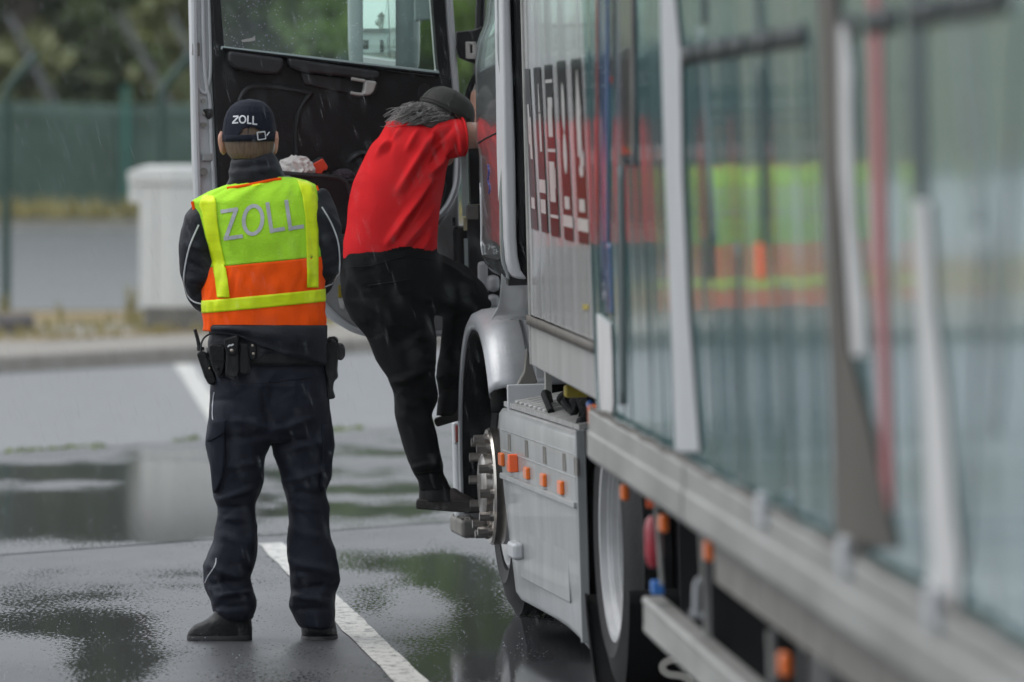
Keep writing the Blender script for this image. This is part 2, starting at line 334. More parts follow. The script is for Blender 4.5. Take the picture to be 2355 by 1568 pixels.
MT = dict(
    asphalt=wetmat('wet_asphalt', (.058, .060, .065), .43, .07, 2.6, .3),
    concrete=wetmat('wet_concrete', (.065, .067, .07), .40, .085, 1.4, .12),
    lot=M('worn_asphalt', (.13, .135, .14), .42, var=.18, vs=3, bump=.3, bs=70),
    roadm=M('road_asphalt', (.14, .15, .155), .4, var=.2, vs=.6, stretch=(.3, 1.6, 1)),
    paint=M('road_paint', (.52, .515, .48), .5, dirt=(.13, .13, .125), vs=26, bump=.5, bs=50, stretch=(1, .45, 1), ramp=(.36, .50)),
    kerb=M('kerb_concrete', (.25, .24, .215), .7, dirt=(.19, .17, .145), vs=5, bump=.3, bs=50),
    soil=M('soil', (.20, .15, .07), .9, var=.45, vs=6, bump=.6, bs=30),
    field=M('field', (.09, .085, .035), .95, var=.4, vs=.5),
    moss=M('moss', (.14, .19, .035), .9, var=.3, vs=30),
    drygrass=M('dry_grass', (.30, .26, .10), .9, var=.35, vs=20),
    cabinet=M('cabinet_white', (.62, .63, .61), .45, var=.05, vs=3),
    plinth=M('plinth_grey', (.16, .155, .14), .8, var=.3, vs=8),
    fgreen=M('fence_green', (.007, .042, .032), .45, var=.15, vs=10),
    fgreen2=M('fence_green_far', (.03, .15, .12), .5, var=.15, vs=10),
    net=M('privacy_net', (.062, .105, .085), .8, var=.3, vs=.9, bump=.2, bs=30),
    wire=M('wire_green', (.05, .10, .08), .5),
    leaf1=M('leaf_dark', (.064, .088, .032), .6, var=.5, vs=1.2),
    leaf2=M('leaf_mid', (.088, .112, .040), .6, var=.5, vs=1.2),
    leaf3=M('leaf_pale', (.13, .145, .05), .6, var=.45, vs=1.2),
    leaf4=M('leaf_bright', (.13, .22, .036), .6, var=.45, vs=1.2),
    bark=M('bark', (.075, .062, .05), .9, var=.4, vs=6, bump=.6, bs=20),
    birch=M('birch_bark', (.13, .135, .135), .8, var=.25, vs=5),
    log=M('log', (.11, .10, .10), .8, var=.4, vs=9),
    # vehicle
    silver=M('silver_paint', (.52, .535, .55), .40, .15, coat=.35, bump=.02, bs=160, var=.06, vs=5),
    fenderm=M('fender_silver', (.42, .435, .455), .34, .3, coat=.3, dirt=(.30, .31, .325), vs=7, bump=.06, bs=120),
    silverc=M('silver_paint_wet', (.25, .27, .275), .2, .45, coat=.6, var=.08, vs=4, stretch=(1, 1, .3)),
    silverd=M('silver_paint_grimy', (.40, .415, .415), .40, .2, coat=.25, dirt=(.25, .26, .26), vs=5, bump=.08, bs=200, stretch=(1, 1, .25)),
    pale=M('pale_plastic', (.50, .51, .525), .45, var=.05, vs=5),
    rubber=M('black_rubber', (.008, .0085, .009), .75, bump=.2, bs=90, spec=.15),
    black=M('black_steel', (.008, .008, .009), .55),
    blackp=M('black_trim', (.011, .0115, .0125), .5, bump=.25, bs=220, var=.3, vs=5, spec=.3),
    blackp2=M('black_pad', (.022, .023, .025), .42, bump=.15, bs=200),
    tyre=M('tyre_rubber', (.012, .012, .0125), .6, var=.3, vs=12, bump=.2, bs=60, spec=.25),
    steel=M('steel_rim', (.40, .405, .41), .42, .3, var=.15, vs=6),
    chrome=M('wheel_ring_steel', (.50, .47, .43), .22, 1.0, var=.15, vs=12),
    nutm=M('wheel_nut', (.33, .31, .29), .3, .9, var=.3, vs=20),
    alu=M('aluminium', (.36, .36, .345), .5, .3, dirt=(.20, .198, .185), vs=4, bump=.1, bs=80, stretch=(1, .3, 1)),
    amber=M('amber_lens', (.80, .16, .012), .3, coat=.3),
    redlens=M('red_lens', (.25, .03, .015), .2, coat=.5),
    yellowp=M('yellow_paint', (.30, .235, .02), .5, var=.2, vs=8),
    bluep=M('blue_plastic', (.03, .16, .50), .4),
    redtank=M('red_paint', (.33, .02, .035), .3, var=.2, vs=6, coat=.4),
    orangep=M('orange_sign', (.95, .13, .02), .5),
    panel=M('trailer_panel', (.70, .71, .715), .17, dirt=(.47, .475, .47), vs=3.2, stretch=(1, 1.4, .05), coat=.35),
    lpanel=M('trailer_lower_panel', (.42, .42, .41), .35, dirt=(.25, .25, .24), vs=3, bump=.08, bs=40, stretch=(1, 1, .12)),
    strip=M('rub_strip', (.085, .075, .062), .6, var=.5, vs=8),
    curtain=M('trailer_curtain', (.155, .30, .31), .11, dirt=(.10, .21, .22), vs=1.6, coat=.45, stretch=(1, 1.6, .04)),
    pgrey=M('post_grey', (.42, .435, .45), .5, var=.08, vs=2, spec=.3), crease=M('curtain_crease', (.20, .27, .28), .12, coat=.6),
    pbrown=M('post_brown', (.085, .078, .066), .6, var=.2, vs=2, spec=.15),
    swhite=M('strap_white', (.52, .52, .515), .6, var=.12, vs=4),
    sred=M('strap_red', (.36, .09, .10), .45, var=.15, vs=4),
    lathm=M('lath_dark', (.03, .036, .036), .6, spec=.15), sdark=M('strap_dark', (.065, .085, .088), .6, var=.25, vs=4, spec=.15),
    ink=M('black_print', (.012, .013, .014), .17, spec=.6),
    inkb=M('blue_print', (.03, .09, .22), .2, coat=.6, var=.4, vs=3),
    inkg=M('grey_print', (.05, .055, .06), .2, coat=.6, var=.8, vs=9),
    inkw=M('white_print', (.52, .51, .50), .25, var=.15, vs=20),
    inkr=M('red_print', (.40, .03, .03), .2, coat=.5),
    teal=M('sill_and_gap_pale', (.42, .50, .49), .3), cream=M('bright_gap_cream', (.55, .52, .33), .4),
    deck=M('tread_plate', (.40, .40, .39), .4, .5, var=.3, vs=20, bump=.5, bs=60),
    mirror=M('mirror_glass', (.85, .9, .89), .0, 1.0),
    mhouse=M('mirror_housing', (.30, .36, .365), .25, coat=.5),
    beige=M('handle_beige', (.42, .41, .385), .4),
    penblue=M('blue_marker', (.03, .025, .20), .4),
    flap=M('mud_flap', (.01, .01, .011), .5), flapw=M('flap_letter', (.48, .47, .42), .5),
    # people
    lime=M('hi_vis_lime', (.40, .76, .035), .75, var=.08, vs=14, bump=.25, bs=130, spec=.15),
    yellow=M('reflective_yellow', (.70, .88, .008), .45, spec=.3, var=.09, vs=16, bump=.1, bs=40, stretch=(.4, .4, 2.2)),
    orange=M('hi_vis_orange', (1.0, .10, .004), .75, var=.06, vs=9, bump=.2, bs=130, spec=.12),
    greyrefl=M('reflective_grey', (.42, .43, .45), .45, .1, var=.1, vs=40),
    jacket=M('navy_softshell', (.0075, .009, .0145), .55, var=.35, vs=18, bump=.2, bs=90, spec=.28),
    trous=M('navy_twill', (.0095, .0120, .0215), .62, var=.22, vs=22, bump=.25, bs=260, spec=.2),
    pocketm=M('navy_pocket', (.0085, .011, .020), .8, bump=.2, bs=260, spec=.2),
    capn=M('navy_cap', (.0075, .0098, .020), .8, bump=.3, bs=240, spec=.2),
    thread=M('white_thread', (.62, .63, .66), .7), pipe=M('white_piping', (.60, .62, .64), .4),
    nylon=M('black_nylon', (.006, .006, .007), .55, bump=.3, bs=220, spec=.3), leather=M('black_leather', (.011, .0115, .0115), .42, bump=.35, bs=70, var=.3, vs=20, spec=.22),
    stud=M('press_stud', (.45, .40, .34), .3, .9),
    skin=M('skin', (.52, .27, .19), .5, var=.12, vs=25, bump=.05, bs=120), skin2=M('skin_arm', (.47, .27, .20), .5, var=.12, vs=25),
    hairb=M('brown_hair', (.11, .068, .038), .5, var=.45, vs=60, stretch=(3, 3, .3)),
    hairg=M('grey_hair', (.20, .19, .18), .45, var=.6, vs=60), haird=M('dark_grey_hair', (.06, .056, .053), .6, var=.6, vs=40),
    red=M('red_cotton', (.68, .022, .026), .85, var=.06, vs=10, bump=.25, bs=280, spec=.1),
    sweat=M('black_jersey', (.0065, .0069, .0072), .8, var=.25, vs=25, bump=.2, bs=240, spec=.15),
    sock=M('black_sock', (.006, .006, .006), .9), clog=M('brown_suede', (.045, .037, .033), .85, var=.25, vs=30, bump=.2, bs=160),
    sole=M('dark_sole', (.030, .027, .025), .8, bump=.3, bs=120), capo=M('olive_cap', (.032, .033, .028), .8, var=.2, vs=30, bump=.35, bs=260),
    paper=M('crumpled_paper', (.62, .59, .56), .8, var=.1, vs=20), orred=M('torch_red', (.72, .07, .03), .4),
    fuzz=M('dark_wool', (.045, .035, .045), .95, var=.5, vs=80, bump=1, bs=150),
    wallw=M('render_white', (.62, .64, .66), .8, var=.06, vs=.6), roofd=M('dark_roof', (.05, .055, .06), .7), wind=M('dark_window', (.02, .025, .03), .1),
)
MT['glass'] = glassmat('door_glass', (.90, .97, .93), .02)
dm = bpy.data.materials.new('water'); dm.use_nodes = True
_p = dm.node_tree.nodes['Principled BSDF']; _p.inputs['Base Color'].default_value = (.8, .85, .87, 1); _p.inputs['Roughness'].default_value = .15; _p.inputs['Alpha'].default_value = .55
MT['water'] = dm
rm = bpy.data.materials.new('falling_water'); rm.use_nodes = True
_p = rm.node_tree.nodes['Principled BSDF']; _p.inputs['Base Color'].default_value = (.8, .84, .86, 1); _p.inputs['Roughness'].default_value = .2; _p.inputs['Alpha'].default_value = .2
MT['rain'] = rm

# ================================================================== GROUND
def sheet(name, poly, z, mat, kind='structure', label=None, thick=0):
    g = G(); P = [Vector((p[0], p[1], z)) for p in poly]
    if thick: g.prism([p - Vector((0, 0, thick)) for p in P], (0, 0, thick))
    else: g.add(P, [tuple(range(len(P)))])
    o = obj(name, g, mat, smooth=0); tag(o, label, None, None, kind); return o
sheet('ground', [(-900, -300), (900, -300), (900, 60), (900, 1500), (-900, 1500), (-900, 60)], -.03, MT['field'], label='bare ground under and around the paved yard')

def lineY(p, q):          # straight line through two ground points -> function X -> Y
    a, b = gp(*p), gp(*q); k = (b.y - a.y) / (b.x - a.x); return lambda X: a.y + k * (X - a.x)
joint = lineY((0, 1277), (1080, 1197)); gut = lineY((0, 1042), (880, 982)); kerbf = lineY((0, 858), (1020, 800))

def wetsheet(name, yfa, yfb, x0, x1, dx, ny, mat, spots, base, z=0.0, label=None, pw=1.0):
    nx = int((x1 - x0) / dx) + 1; P = []; W = []
    for j in range(ny + 1):
        t = (j / ny) ** pw; r = []
        for i in range(nx + 1):
            X = x0 + (x1 - x0) * i / nx; ya = yfa(X); yb = yfb(X); Y = ya + (yb - ya) * t
            r.append(Vector((X, Y, z)))
        P.append(r)
    g = G(); g.grid(P)
    V = np.array([tuple(p) for r in P for p in r]); D = projD(V)
    w = np.full(len(V), base, float)
    for (cx, cy, rx, ry, a) in spots:
        w += a * np.exp(-(((D[:, 0] - cx) / rx) ** 2 + ((D[:, 1] - cy) / ry) ** 2) ** 1.5)
    for i in range(len(V)):
        x, y = V[i, 0], V[i, 1]
        w[i] += .22 * mnoise.noise(Vector((x * 1.6, y * .55, 3.1))) + .14 * mnoise.noise(Vector((x * 5, y * 1.6, 8.2)))
    o = obj(name, g, mat, smooth=0)
    at = o.data.attributes.new('wet', 'FLOAT', 'POINT'); at.data.foreach_set('value', np.clip(w, 0, 1.4))
    tag(o, label, None, None, 'structure'); return o
# shallow puddles of the photograph: centre x, y, radius x, y, depth
near_spots = [(130, 1432, 210, 36, 1.05), (265, 1520, 110, 80, 1.1), (60, 1370, 300, 24, .5), (200, 1315, 330, 14, .3), (330, 1345, 160, 10, .25), (640, 1545, 130, 50, .35), (830, 1290, 110, 28, .6), (1010, 1310, 110, 45, 1.0), (1090, 1370, 80, 70, .95),
              (850, 1385, 60, 35, .5), (1000, 1500, 140, 60, .55), (1250, 1500, 170, 100, .9), (1060, 1545, 160, 34, .65), (1130, 1450, 90, 30, .5), (430, 1330, 120, 20, .25), (560, 1540, 200, 30, -.1), (1600, 1500, 300, 200, .7)]
wetsheet('asphalt_yard', lambda X: 4.0, joint, -4.2, 3.0, .03, 260, MT['asphalt'], near_spots, .13, label='wet dark asphalt of the truck yard with puddles', pw=.85)
mid_spots = [(120, 1185, 360, 58, .95), (120, 1085, 330, 20, .7), (400, 1130, 150, 120, .55), (800, 1085, 260, 16, .35), (860, 1040, 160, 12, .35), (850, 1175, 200, 22, .45), (640, 1150, 160, 60, .35), (900, 1125, 220, 14, .4)]
wetsheet('concrete_apron', joint, gut, -4.6, 4.0, .04, 130, MT['concrete'], mid_spots, .30, z=.003, label='smooth wet concrete apron beyond the asphalt joint')
ya, yb = gut, kerbf
g = G(); g.grid([[Vector((x, f(x), .0)) for x in np.linspace(-14, 30, 12)] for f in (lambda X: gut(X), lambda X: kerbf(X) + .3)])
tag(obj('parking_lot', g, MT['lot'], smooth=0), 'grey worn asphalt parking bay in front of the kerb', None, None, 'structure')
g = G(); g.add([Vector(p) for p in ((-40, -40, -.004), (-4.2, -40, -.004), (-4.2, 60, -.004), (-40, 45, -.004))], [(0, 1, 2, 3)])
g.add([Vector(p) for p in ((3.0, -40, -.004), (60, -40, -.004), (60, 60, -.004), (3.0, 60, -.004))], [(0, 1, 2, 3)])
g.add([Vector(p) for p in ((-4.2, -40, -.004), (3.0, -40, -.004), (3.0, 60, -.004), (-4.2, 60, -.004))], [(0, 1, 2, 3)])
tag(obj('outer_asphalt', g, MT['lot'], smooth=0), 'plain asphalt around the inspected bay', None, None, 'structure')

def stripe(name, a0, a1, b1, b0, z, label):
    g = G(); n = 60; L = []; R = []
    for i in range(n + 1):
        t = i / n; l = a0.lerp(a1, t); r = b0.lerp(b1, t); e = (r - l).normalized()
        l = l + e * .012 * mnoise.noise(Vector((t * 30, 1, 0))); r = r + e * .010 * mnoise.noise(Vector((t * 34, 5, 0)))
        L.append(Vector((l.x, l.y, z))); R.append(Vector((r.x, r.y, z)))
    g.grid([L, R]); tag(obj(name, g, MT['paint'], smooth=0), label, None, None, 'structure')
a0, b0 = gp(593, 1252), gp(648, 1249); a1, b1 = gp(905, 1568), gp(984, 1568)
k = 2.2; stripe('road_marking', a0, a0 + (a1 - a0) * k, b0 + (b1 - b0) * k, b0, .004, 'worn white bay line running past the officer')
stripe('road_marking', gp(399, 838), gp(505, 1010), gp(552, 1005), gp(441, 838), .005, 'white bay line on the parking lot ending at the kerb')

# moss growing in the gutter
g = G()
for i in range(900):
    X = random.uniform(-3.2, -.4); 
    if mnoise.noise(Vector((X * 2.2, 0, 4))) < -.05: continue
    Y = gut(X) + random.gauss(.0, .16); h = random.uniform(.006, .022); w = random.uniform(.006, .014)
    a = random.uniform(0, 3.14); d = Vector((math.cos(a), math.sin(a), 0)) * w; p = Vector((X, Y, .004)); q = p + Vector((random.gauss(0, .008), random.gauss(0, .008), h))
    g.add([p - d, p + d, q + d * .3], [(0, 1, 2)])
tag(obj('moss', g, MT['moss'], smooth=0), 'thin line of green moss in the gutter joint', None, None, 'stuff')

# kerb of concrete stones
kx0, kx1 = -6.5, 6.5; ksl = (kerbf(1) - kerbf(0)); kd = Vector((1, ksl, 0)).normalized(); kn = Vector((-kd.y, kd.x, 0))
kerb = empty('kerb', Matrix.Translation(Vector((kx0, kerbf(kx0), 0))), 'concrete kerb of long stones between parking lot and grass', None, None, 'structure')
p0 = Vector((kx0, kerbf(kx0), 0)); tot = (Vector((kx1, kerbf(kx1), 0)) - p0).length; n = int(tot / 2.0)
for i in range(n):
    a = p0 + kd * (i * 2.0 + .007); b = p0 + kd * (i * 2.0 + 1.993); h = .125 + random.uniform(-.006, .006); dx = random.uniform(-.01, .01)
    g = G(); pr = [(0 + dx, 0), (.012 + dx, h - .02), (.035 + dx, h), (4.2, h), (4.2, -.02), (0 + dx, -.02)]
    g.prism([a + kn * u + Vector((0, 0, z)) for u, z in pr], b - a); obj('kerb_stone', g, MT['kerb'], kerb, smooth=0, bevel=.006)
isl = lambda X: kerbf(X) + 4.2
# planting strip and the ground rising to the wood behind
g = G(); xs = np.linspace(-25, 30, 24); 
def isz(X, Y):
    return .118
P = []
for f in (lambda X: isl(X) , lambda X: isl(X) + 3, lambda X: 66.5, lambda X: 69.5):
    P.append([Vector((x, f(x), .118 + .02 * mnoise.noise(Vector((x, f(x), 0))))) for x in xs])
P[-1] = [Vector((p.x, p.y, .06)) for p in P[-1]]
g.grid(P); tag(obj('planting_strip', g, MT['soil'], smooth=60), 'strip of soil and dry grass behind the kerb', None, None, 'structure')
def bz(Y): return .07 + (Y - 69.5) * .0118
g = G(); g.grid([[Vector((x, y, bz(y))) for x in (-60, -20, 0, 20, 60)] for y in (69.5, 80, 92, 104.5)])
tag(obj('road', g, MT['roadm'], smooth=0), 'wet grey road behind the fence', None, None, 'structure')
g = G(); g.grid([[Vector((x, y, bz(104.5) + dz)) for x in (-60, -20, 0, 20, 60)] for y, dz in ((104.5, .0), (104.6, .14), (104.9, .14))])
tag(obj('road_edge', g, MT['plinth'], smooth=0), 'dark kerb along the far side of the road', None, None, 'structure')
g = G(); g.grid([[Vector((x, y, z)) for x in (-60, -20, 0, 20, 60)] for y, z in ((104.9, bz(104.5) + .135), (109, .75), (113, .85), (135, 1.0), (240, 9), (420, 30))])
tag(obj('verge', g, MT['field'], smooth=60), 'grassy verge rising into the wood', None, None, 'structure')
def tufts(name, n, xr, yf, zf, h, mat, label, clump=0):
    g = G()
    for i in range(n):
        X = random.uniform(*xr); Y = yf(X)
        if clump and mnoise.noise(Vector((X * clump, Y, 2))) < -.1: continue
        p = Vector((X, Y, zf(X, Y))); hh = h * random.uniform(.4, 1.3); w = hh * .12
        for k in range(5):
            a = random.uniform(0, 6.28); d = Vector((math.cos(a), math.sin(a), 0)); e = Vector((-d.y, d.x, 0)) * w
            q = p + d * hh * random.uniform(.1, .6) + Vector((0, 0, hh * random.uniform(.6, 1)))
            g.add([p - e, p + e, q], [(0, 1, 2)])
    tag(obj(name, g, mat, smooth=0), label, None, None, 'stuff')
tufts('grass', 1500, (-5.5, 2), lambda X: isl(X) + random.uniform(0, 5.5), lambda X, Y: .11, .11, MT['drygrass'], 'dry yellow grass along the kerb', 1.2)
tufts('verge_grass', 1400, (-14, 9), lambda X: random.uniform(105, 109), lambda X, Y: .62, .35, MT['drygrass'], 'pale tall grass at the foot of the green screen')

# ================================================================== THINGS BEHIND THE YARD
ZI = .118
def weed(xD, yb, h, mat, label, n=16):
    p = gp(xD, yb, ZI); E = empty('weed', Matrix.Translation(p), label, 'weed', 'weeds growing on the planting strip')
    g = G(); gl = G()
    for i in range(n):
        a = random.uniform(0, 6.28); l = h * random.uniform(.45, 1); d = Vector((math.cos(a), math.sin(a), 0)) * l * random.uniform(.08, .3)
        q = p + d + Vector((0, 0, l)); m = p + d * .35 + Vector((0, 0, l * .55)); g.tube([p, m, q], [.006, .005, .003], 4)
        for k in range(7):
            t = random.uniform(.2, 1); c = p.lerp(m, t * 2) if t < .5 else m.lerp(q, t * 2 - 1); s = h * random.uniform(.05, .10)
            e1 = Vector((random.gauss(0, 1), random.gauss(0, 1), random.gauss(0, .5))).normalized() * s; e2 = Vector((random.gauss(0, 1), random.gauss(0, 1), random.gauss(0, 1))).normalized() * s * .4
            gl.add([c, c + e1 * .5 + e2, c + e1, c + e1 * .5 - e2], [(0, 1, 2, 3)])
    obj('stem', g, MT['drygrass'], E); obj('foliage', gl, mat, E, smooth=0)
weed(140, 757, .26, MT['drygrass'], 'tall reddish dry weed between the log and the cabinet')
weed(195, 765, .13, MT['leaf4'], 'low bright green weed left of the cabinet', 22)
weed(300, 752, .40, MT['drygrass'], 'tallest dry weed standing against the cabinet', 20)
weed(318, 758, .18, MT['leaf4'], 'green leafy weed at the foot of the cabinet', 24)
weed(8, 742, .28, MT['leaf3'], 'pale green weed beside the grey log', 18)

# utility cabinet: corner towards us at x = 397
c0 = gp(397, 762, ZI); YC = c0.y; s = FPX / YC
cab = empty('utility_cabinet', Matrix.Translation(c0), 'white utility cabinet with a domed lid on a stone plinth behind the kerb', 'cabinet')
def cpt(u, v, z): return c0 + Vector((.79, .30, 0)) * 0 + CU * u + CV * v + Vector((0, 0, z))
CU = Vector((-.97, .24, 0)).normalized(); CV = Vector((.90, .43, 0)).normalized()
ZT = (762 - 380) / s
def cbox(g, u0, u1, v0, v1, z0, z1): return g.hexa([cpt(u0, v0, z0), cpt(u1, v0, z0), cpt(u1, v1, z0), cpt(u0, v1, z0), cpt(u0, v0, z1), cpt(u1, v0, z1), cpt(u1, v1, z1), cpt(u0, v1, z1)])
WU = .30; WV = .75
obj('plinth', cbox(G(), .02, WU - .02, .02, WV - .02, -.12, .20), MT['plinth'], cab, bevel=.01)
b = obj('body', cbox(G(), 0, WU, 0, WV, .20, ZT - .16), MT['cabinet'], cab, bevel=.012)
obj('door_seam', cbox(G(), .145, .150, -.003, .003, .24, ZT - .2), MT['plinth'], b)
g = G(); cbox(g, -.05, WU + .06, -.05, WV + .05, ZT - .16, ZT - .04); g.hexa([cpt(-.05, -.05, ZT - .04), cpt(WU + .06, -.05, ZT - .04), cpt(WU + .06, WV + .05, ZT - .04), cpt(-.05, WV + .05, ZT - .04),
       cpt(.03, .03, ZT), cpt(WU - .03, .03, ZT), cpt(WU - .03, WV - .03, ZT), cpt(.03, WV - .03, ZT)])
obj('lid', g, MT['cabinet'], cab, bevel=.02)
obj('side_box', cbox(G(), WU + .0, WU + .075, -.02, .12, ZT - .32, ZT - .14), MT['cabinet'], cab, bevel=.012)

# fence of the yard (green posts with angled tops, chain link, see-through)
FY = px(14, 712, 1).y
pf = gp(14, 712, ZI); FYY = pf.y
fence = empty('chain_link_fence', Matrix.Translation(pf), 'green chain link fence with angled post tops behind the cabinet', 'fence')
FD = Vector((1, .06, 0)).normalized()
def fpt(xD): k = (xD - 1177) / FPX; t = (k * pf.y - pf.x) / (FD.x - k * FD.y); return pf + FD * t
for xD in (-330, 14, 370, 730, 1085):
    p = fpt(xD); t = 2.13; g = G()
    g.tube([p, p + Vector((0, 0, t - .06)), p + Vector((0.02, 0, t)), p + Vector((.10, 0, t + .11)), p + Vector((.30, 0, t + .34))], .044, 10)
    obj('post', g, MT['fgreen'], fence)
g = G(); a = fpt(-330); L = (fpt(1085) - a).length; sp = .065
for i in range(int(L / sp) + 24):
    for sg in (1, -1):
        u0 = i * sp - (0 if sg > 0 else 0); h = 1.55
        u1 = u0 + sg * h
        p = a + FD * (u0 if sg > 0 else u0) + Vector((0, 0, .03)); q = a + FD * u1 + Vector((0, 0, .03 + h))
        if min(u0, u1) < 0 or max(u0, u1) > L: continue
        w = .0016; g.add([p - FD * w, p + FD * w, q + FD * w, q - FD * w], [(0, 1, 2, 3)]); 
w = obj('wire_mesh', g, MT['wire'], fence, smooth=0); w['kind'] = 'stuff'
# far fence with privacy screen
fy = 110.5; zb = .75
scr = empty('screen_fence', Matrix.Translation((px(290, 512, fy).x, fy, zb)), 'tall green privacy screen fence across the road', 'fence')
z0s, z1s = px(0, 516, fy).z, px(0, 237, fy).z
g = G(); P = []
for z in np.linspace(z0s, z1s, 9): P.append([Vector((x, fy + .08 * mnoise.noise(Vector((x * .8, z * .5, 0))), z + (.03 * math.sin(x * 1.3) if z > z1s - .01 else 0))) for x in np.linspace(-13, 12, 120)])
obj('privacy_screen', g.grid(P), MT['net'], scr, smooth=60, solid=.02)
for xD in (-160, 290, 640, 1010):
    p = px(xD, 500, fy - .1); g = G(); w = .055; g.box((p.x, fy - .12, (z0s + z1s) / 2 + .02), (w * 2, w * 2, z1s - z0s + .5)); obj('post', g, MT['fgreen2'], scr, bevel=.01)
# log
a, b = gp(-18, 768, ZI), gp(62, 764, ZI); r = .082
g = G(); up = Vector((0, 0, r)); g.tube([a + up, a.lerp(b, .5) + up * 1.03, b + up], [r, r * .97, r], 16)
tag(obj('log', g, MT['log'], smooth=50), 'short grey log lying on the grass by the fence post', 'log')

# trees
def tree(x, y, h, cr, mat, label, name='tree', n=2600, leaf=.44, z=None, lo=.12, trunk=True, lean=0, group='trees of the wood behind the road'):
    z = z if z is not None else (1.0 if y < 135 else 1.0 + (y - 135) * .076)
    E = empty(name, Matrix.Translation((x, y, z)), label, 'tree' if name != 'bush' else 'bush', group)
    if trunk:
        g = G(); pts = [Vector((x + lean * t * h + .15 * mnoise.noise(Vector((x, t * 3, y))), y, z - .3 + t * h * .9)) for t in (0, .25, .5, .75, 1)]
        g.tube(pts, [h * .022, h * .018, h * .013, h * .008, h * .003], 8)
        for k in range(9):
            t = random.uniform(.25, .8); a = random.uniform(0, 6.28); p = pts[0].lerp(pts[-1], t); l = cr * random.uniform(.5, .95)
            g.tube([p, p + Vector((math.cos(a) * l * .5, math.sin(a) * l * .5, l * .25)), p + Vector((math.cos(a) * l, math.sin(a) * l, l * .5))], [h * .007, h * .004, h * .0015], 5)
        obj('trunk', g, MT['bark'], E)
    V = []; F = []
    cl = [(random.uniform(0, 6.28), random.uniform(lo, 1), random.uniform(.3, 1.0)) for _ in range(26)]
    for i in range(n):
        a, t, r = random.choice(cl); prof = math.sin(math.pi * min(1, max(.02, (t * .86 + .12)))) ** .6
        R = cr * r * prof
        c = Vector((x + lean * t * h + R * math.cos(a), y + R * math.sin(a), z + t * h)) + Vector((random.gauss(0, cr * .16), random.gauss(0, cr * .16), random.gauss(0, cr * .14)))
        s = leaf * random.uniform(.5, 1.3); e1 = Vector((random.gauss(0, 1), random.gauss(0, 1), random.gauss(0, .7))).normalized() * s
        e2 = e1.cross(Vector((random.gauss(0, 1), random.gauss(0, 1), random.gauss(0, 1)))).normalized() * s * .55
        b = len(V); V += [c - e1, c + e2, c + e1, c - e2]; F.append((b, b + 1, b + 2, b + 3))
    g = G(); g.v = V; g.f = F; g.m = [0] * len(F); obj('crown', g, mat, E, smooth=0)
L1, L2, L3, L4 = MT['leaf1'], MT['leaf2'], MT['leaf3'], MT['leaf4']
def tx(xD, Y): return (xD - 1177) / FPX * Y
tree(tx(60, 118), 118, 14, 2.6, L1, 'dark green tree at the far left of the wood', lo=.05)
tree(tx(190, 128), 128, 13, 2.6, L2, 'olive tree between the two angled fence posts', lo=.08)
tree(tx(330, 120), 120, 13, 2.4, L2, 'mid green tree behind the second angled post', lo=.1)
tree(tx(425, 134), 134, 14, 2.6, L4, 'pale yellow green tree next to the truck door', lo=.02)
tree(tx(560, 122), 122, 14, 2.6, L1, 'dark tree seen through the rear of the door window', lo=.03)
tree(tx(700, 130), 130, 15, 2.4, L2, 'olive tree with dark trunk in the middle of the door window', lo=.1)
tree(tx(775, 121), 121, 12, 2.3, L4, 'bright green tree seen through the door window beside the mirror', lo=.02)
tree(tx(930, 128), 128, 14, 2.6, L4, 'fresh green tree behind the mirror', lo=.02)
tree(tx(1075, 119), 119, 13, 2.4, L4, 'fresh green tree seen through the gap beside the cab', lo=.0)
tree(tx(1230, 126), 126, 14, 3.0, L1, 'dark tree behind the cab', lo=.05)
tree(tx(1450, 128), 128, 14, 3.2, L2, 'olive tree hidden behind the front of the trailer', lo=.05)
tree(tx(-180, 124), 124, 14, 3.0, L2, 'olive tree beyond the left edge of the picture', lo=.05)
BL = ['tall dark back row tree at the left edge of the picture', 'tall olive back row tree over the left end of the screen', 'tall dark back row tree over the cabinet', 'tall olive back row tree just left of the truck door',
      'tall dark back row tree in the rear of the door window', 'tall olive back row tree in the front of the door window', 'tall dark back row tree behind the truck mirror', 'tall olive back row tree behind the cab', 'tall dark back row tree behind the trailer front', 'tall olive back row tree left of the picture']
for i, (xD, Y, h) in enumerate(((-60, 150, 17), (140, 152, 18), (300, 158, 17), (480, 150, 18), (640, 156, 18), (820, 152, 18), (1000, 158, 18), (1180, 152, 18), (1380, 156, 18), (-260, 154, 18))):
    tree(tx(xD, Y), Y, h, 3.6, (L1, L2)[i % 2], BL[i], n=1400, leaf=.55, lo=.02, group='back row trees')
for xD, Y, h, m, lb in ((30, 114, 2.9, L3, 'yellowish bush above the screen near the left angled post'), (150, 115, 2.5, L2, 'low olive bush above the middle of the screen'), (235, 114, 2.7, L1, 'dark bush left of the far fence post'),
                        (420, 113, 3.3, L3, 'pale yellow bush beside the latch side of the door'), (330, 115, 2.6, L4, 'green bush behind the second angled post'), (780, 114, 4.2, L4, 'bright green bush below the tree in the door window')):
    tree(tx(xD, Y), Y, h, 1.15, m, lb, 'bush', n=500, leaf=.2, z=.85, lo=.2, trunk=False, group='bushes behind the screen fence')
for xa, ya_, xb, yb_, lb in ((30, 55, 78, 150, 'leftmost pale leaning trunk above the angled fence post'), (288, 55, 348, 165, 'middle pale leaning trunk in the wood'), (405, 58, 462, 170, 'pale leaning trunk nearest the truck door')):
    E_ = px(xa, ya_, 111.9); F_ = px(xb, yb_, 111.9); d = (F_ - E_).normalized(); g = G(); g.tube([F_ + d * 1.6, F_, E_, E_ - d * .2], [.065, .06, .052, .045], 8)
    tag(obj('leaning_trunk', g, MT['birch']), lb, 'tree trunk', 'pale leaning trunks')

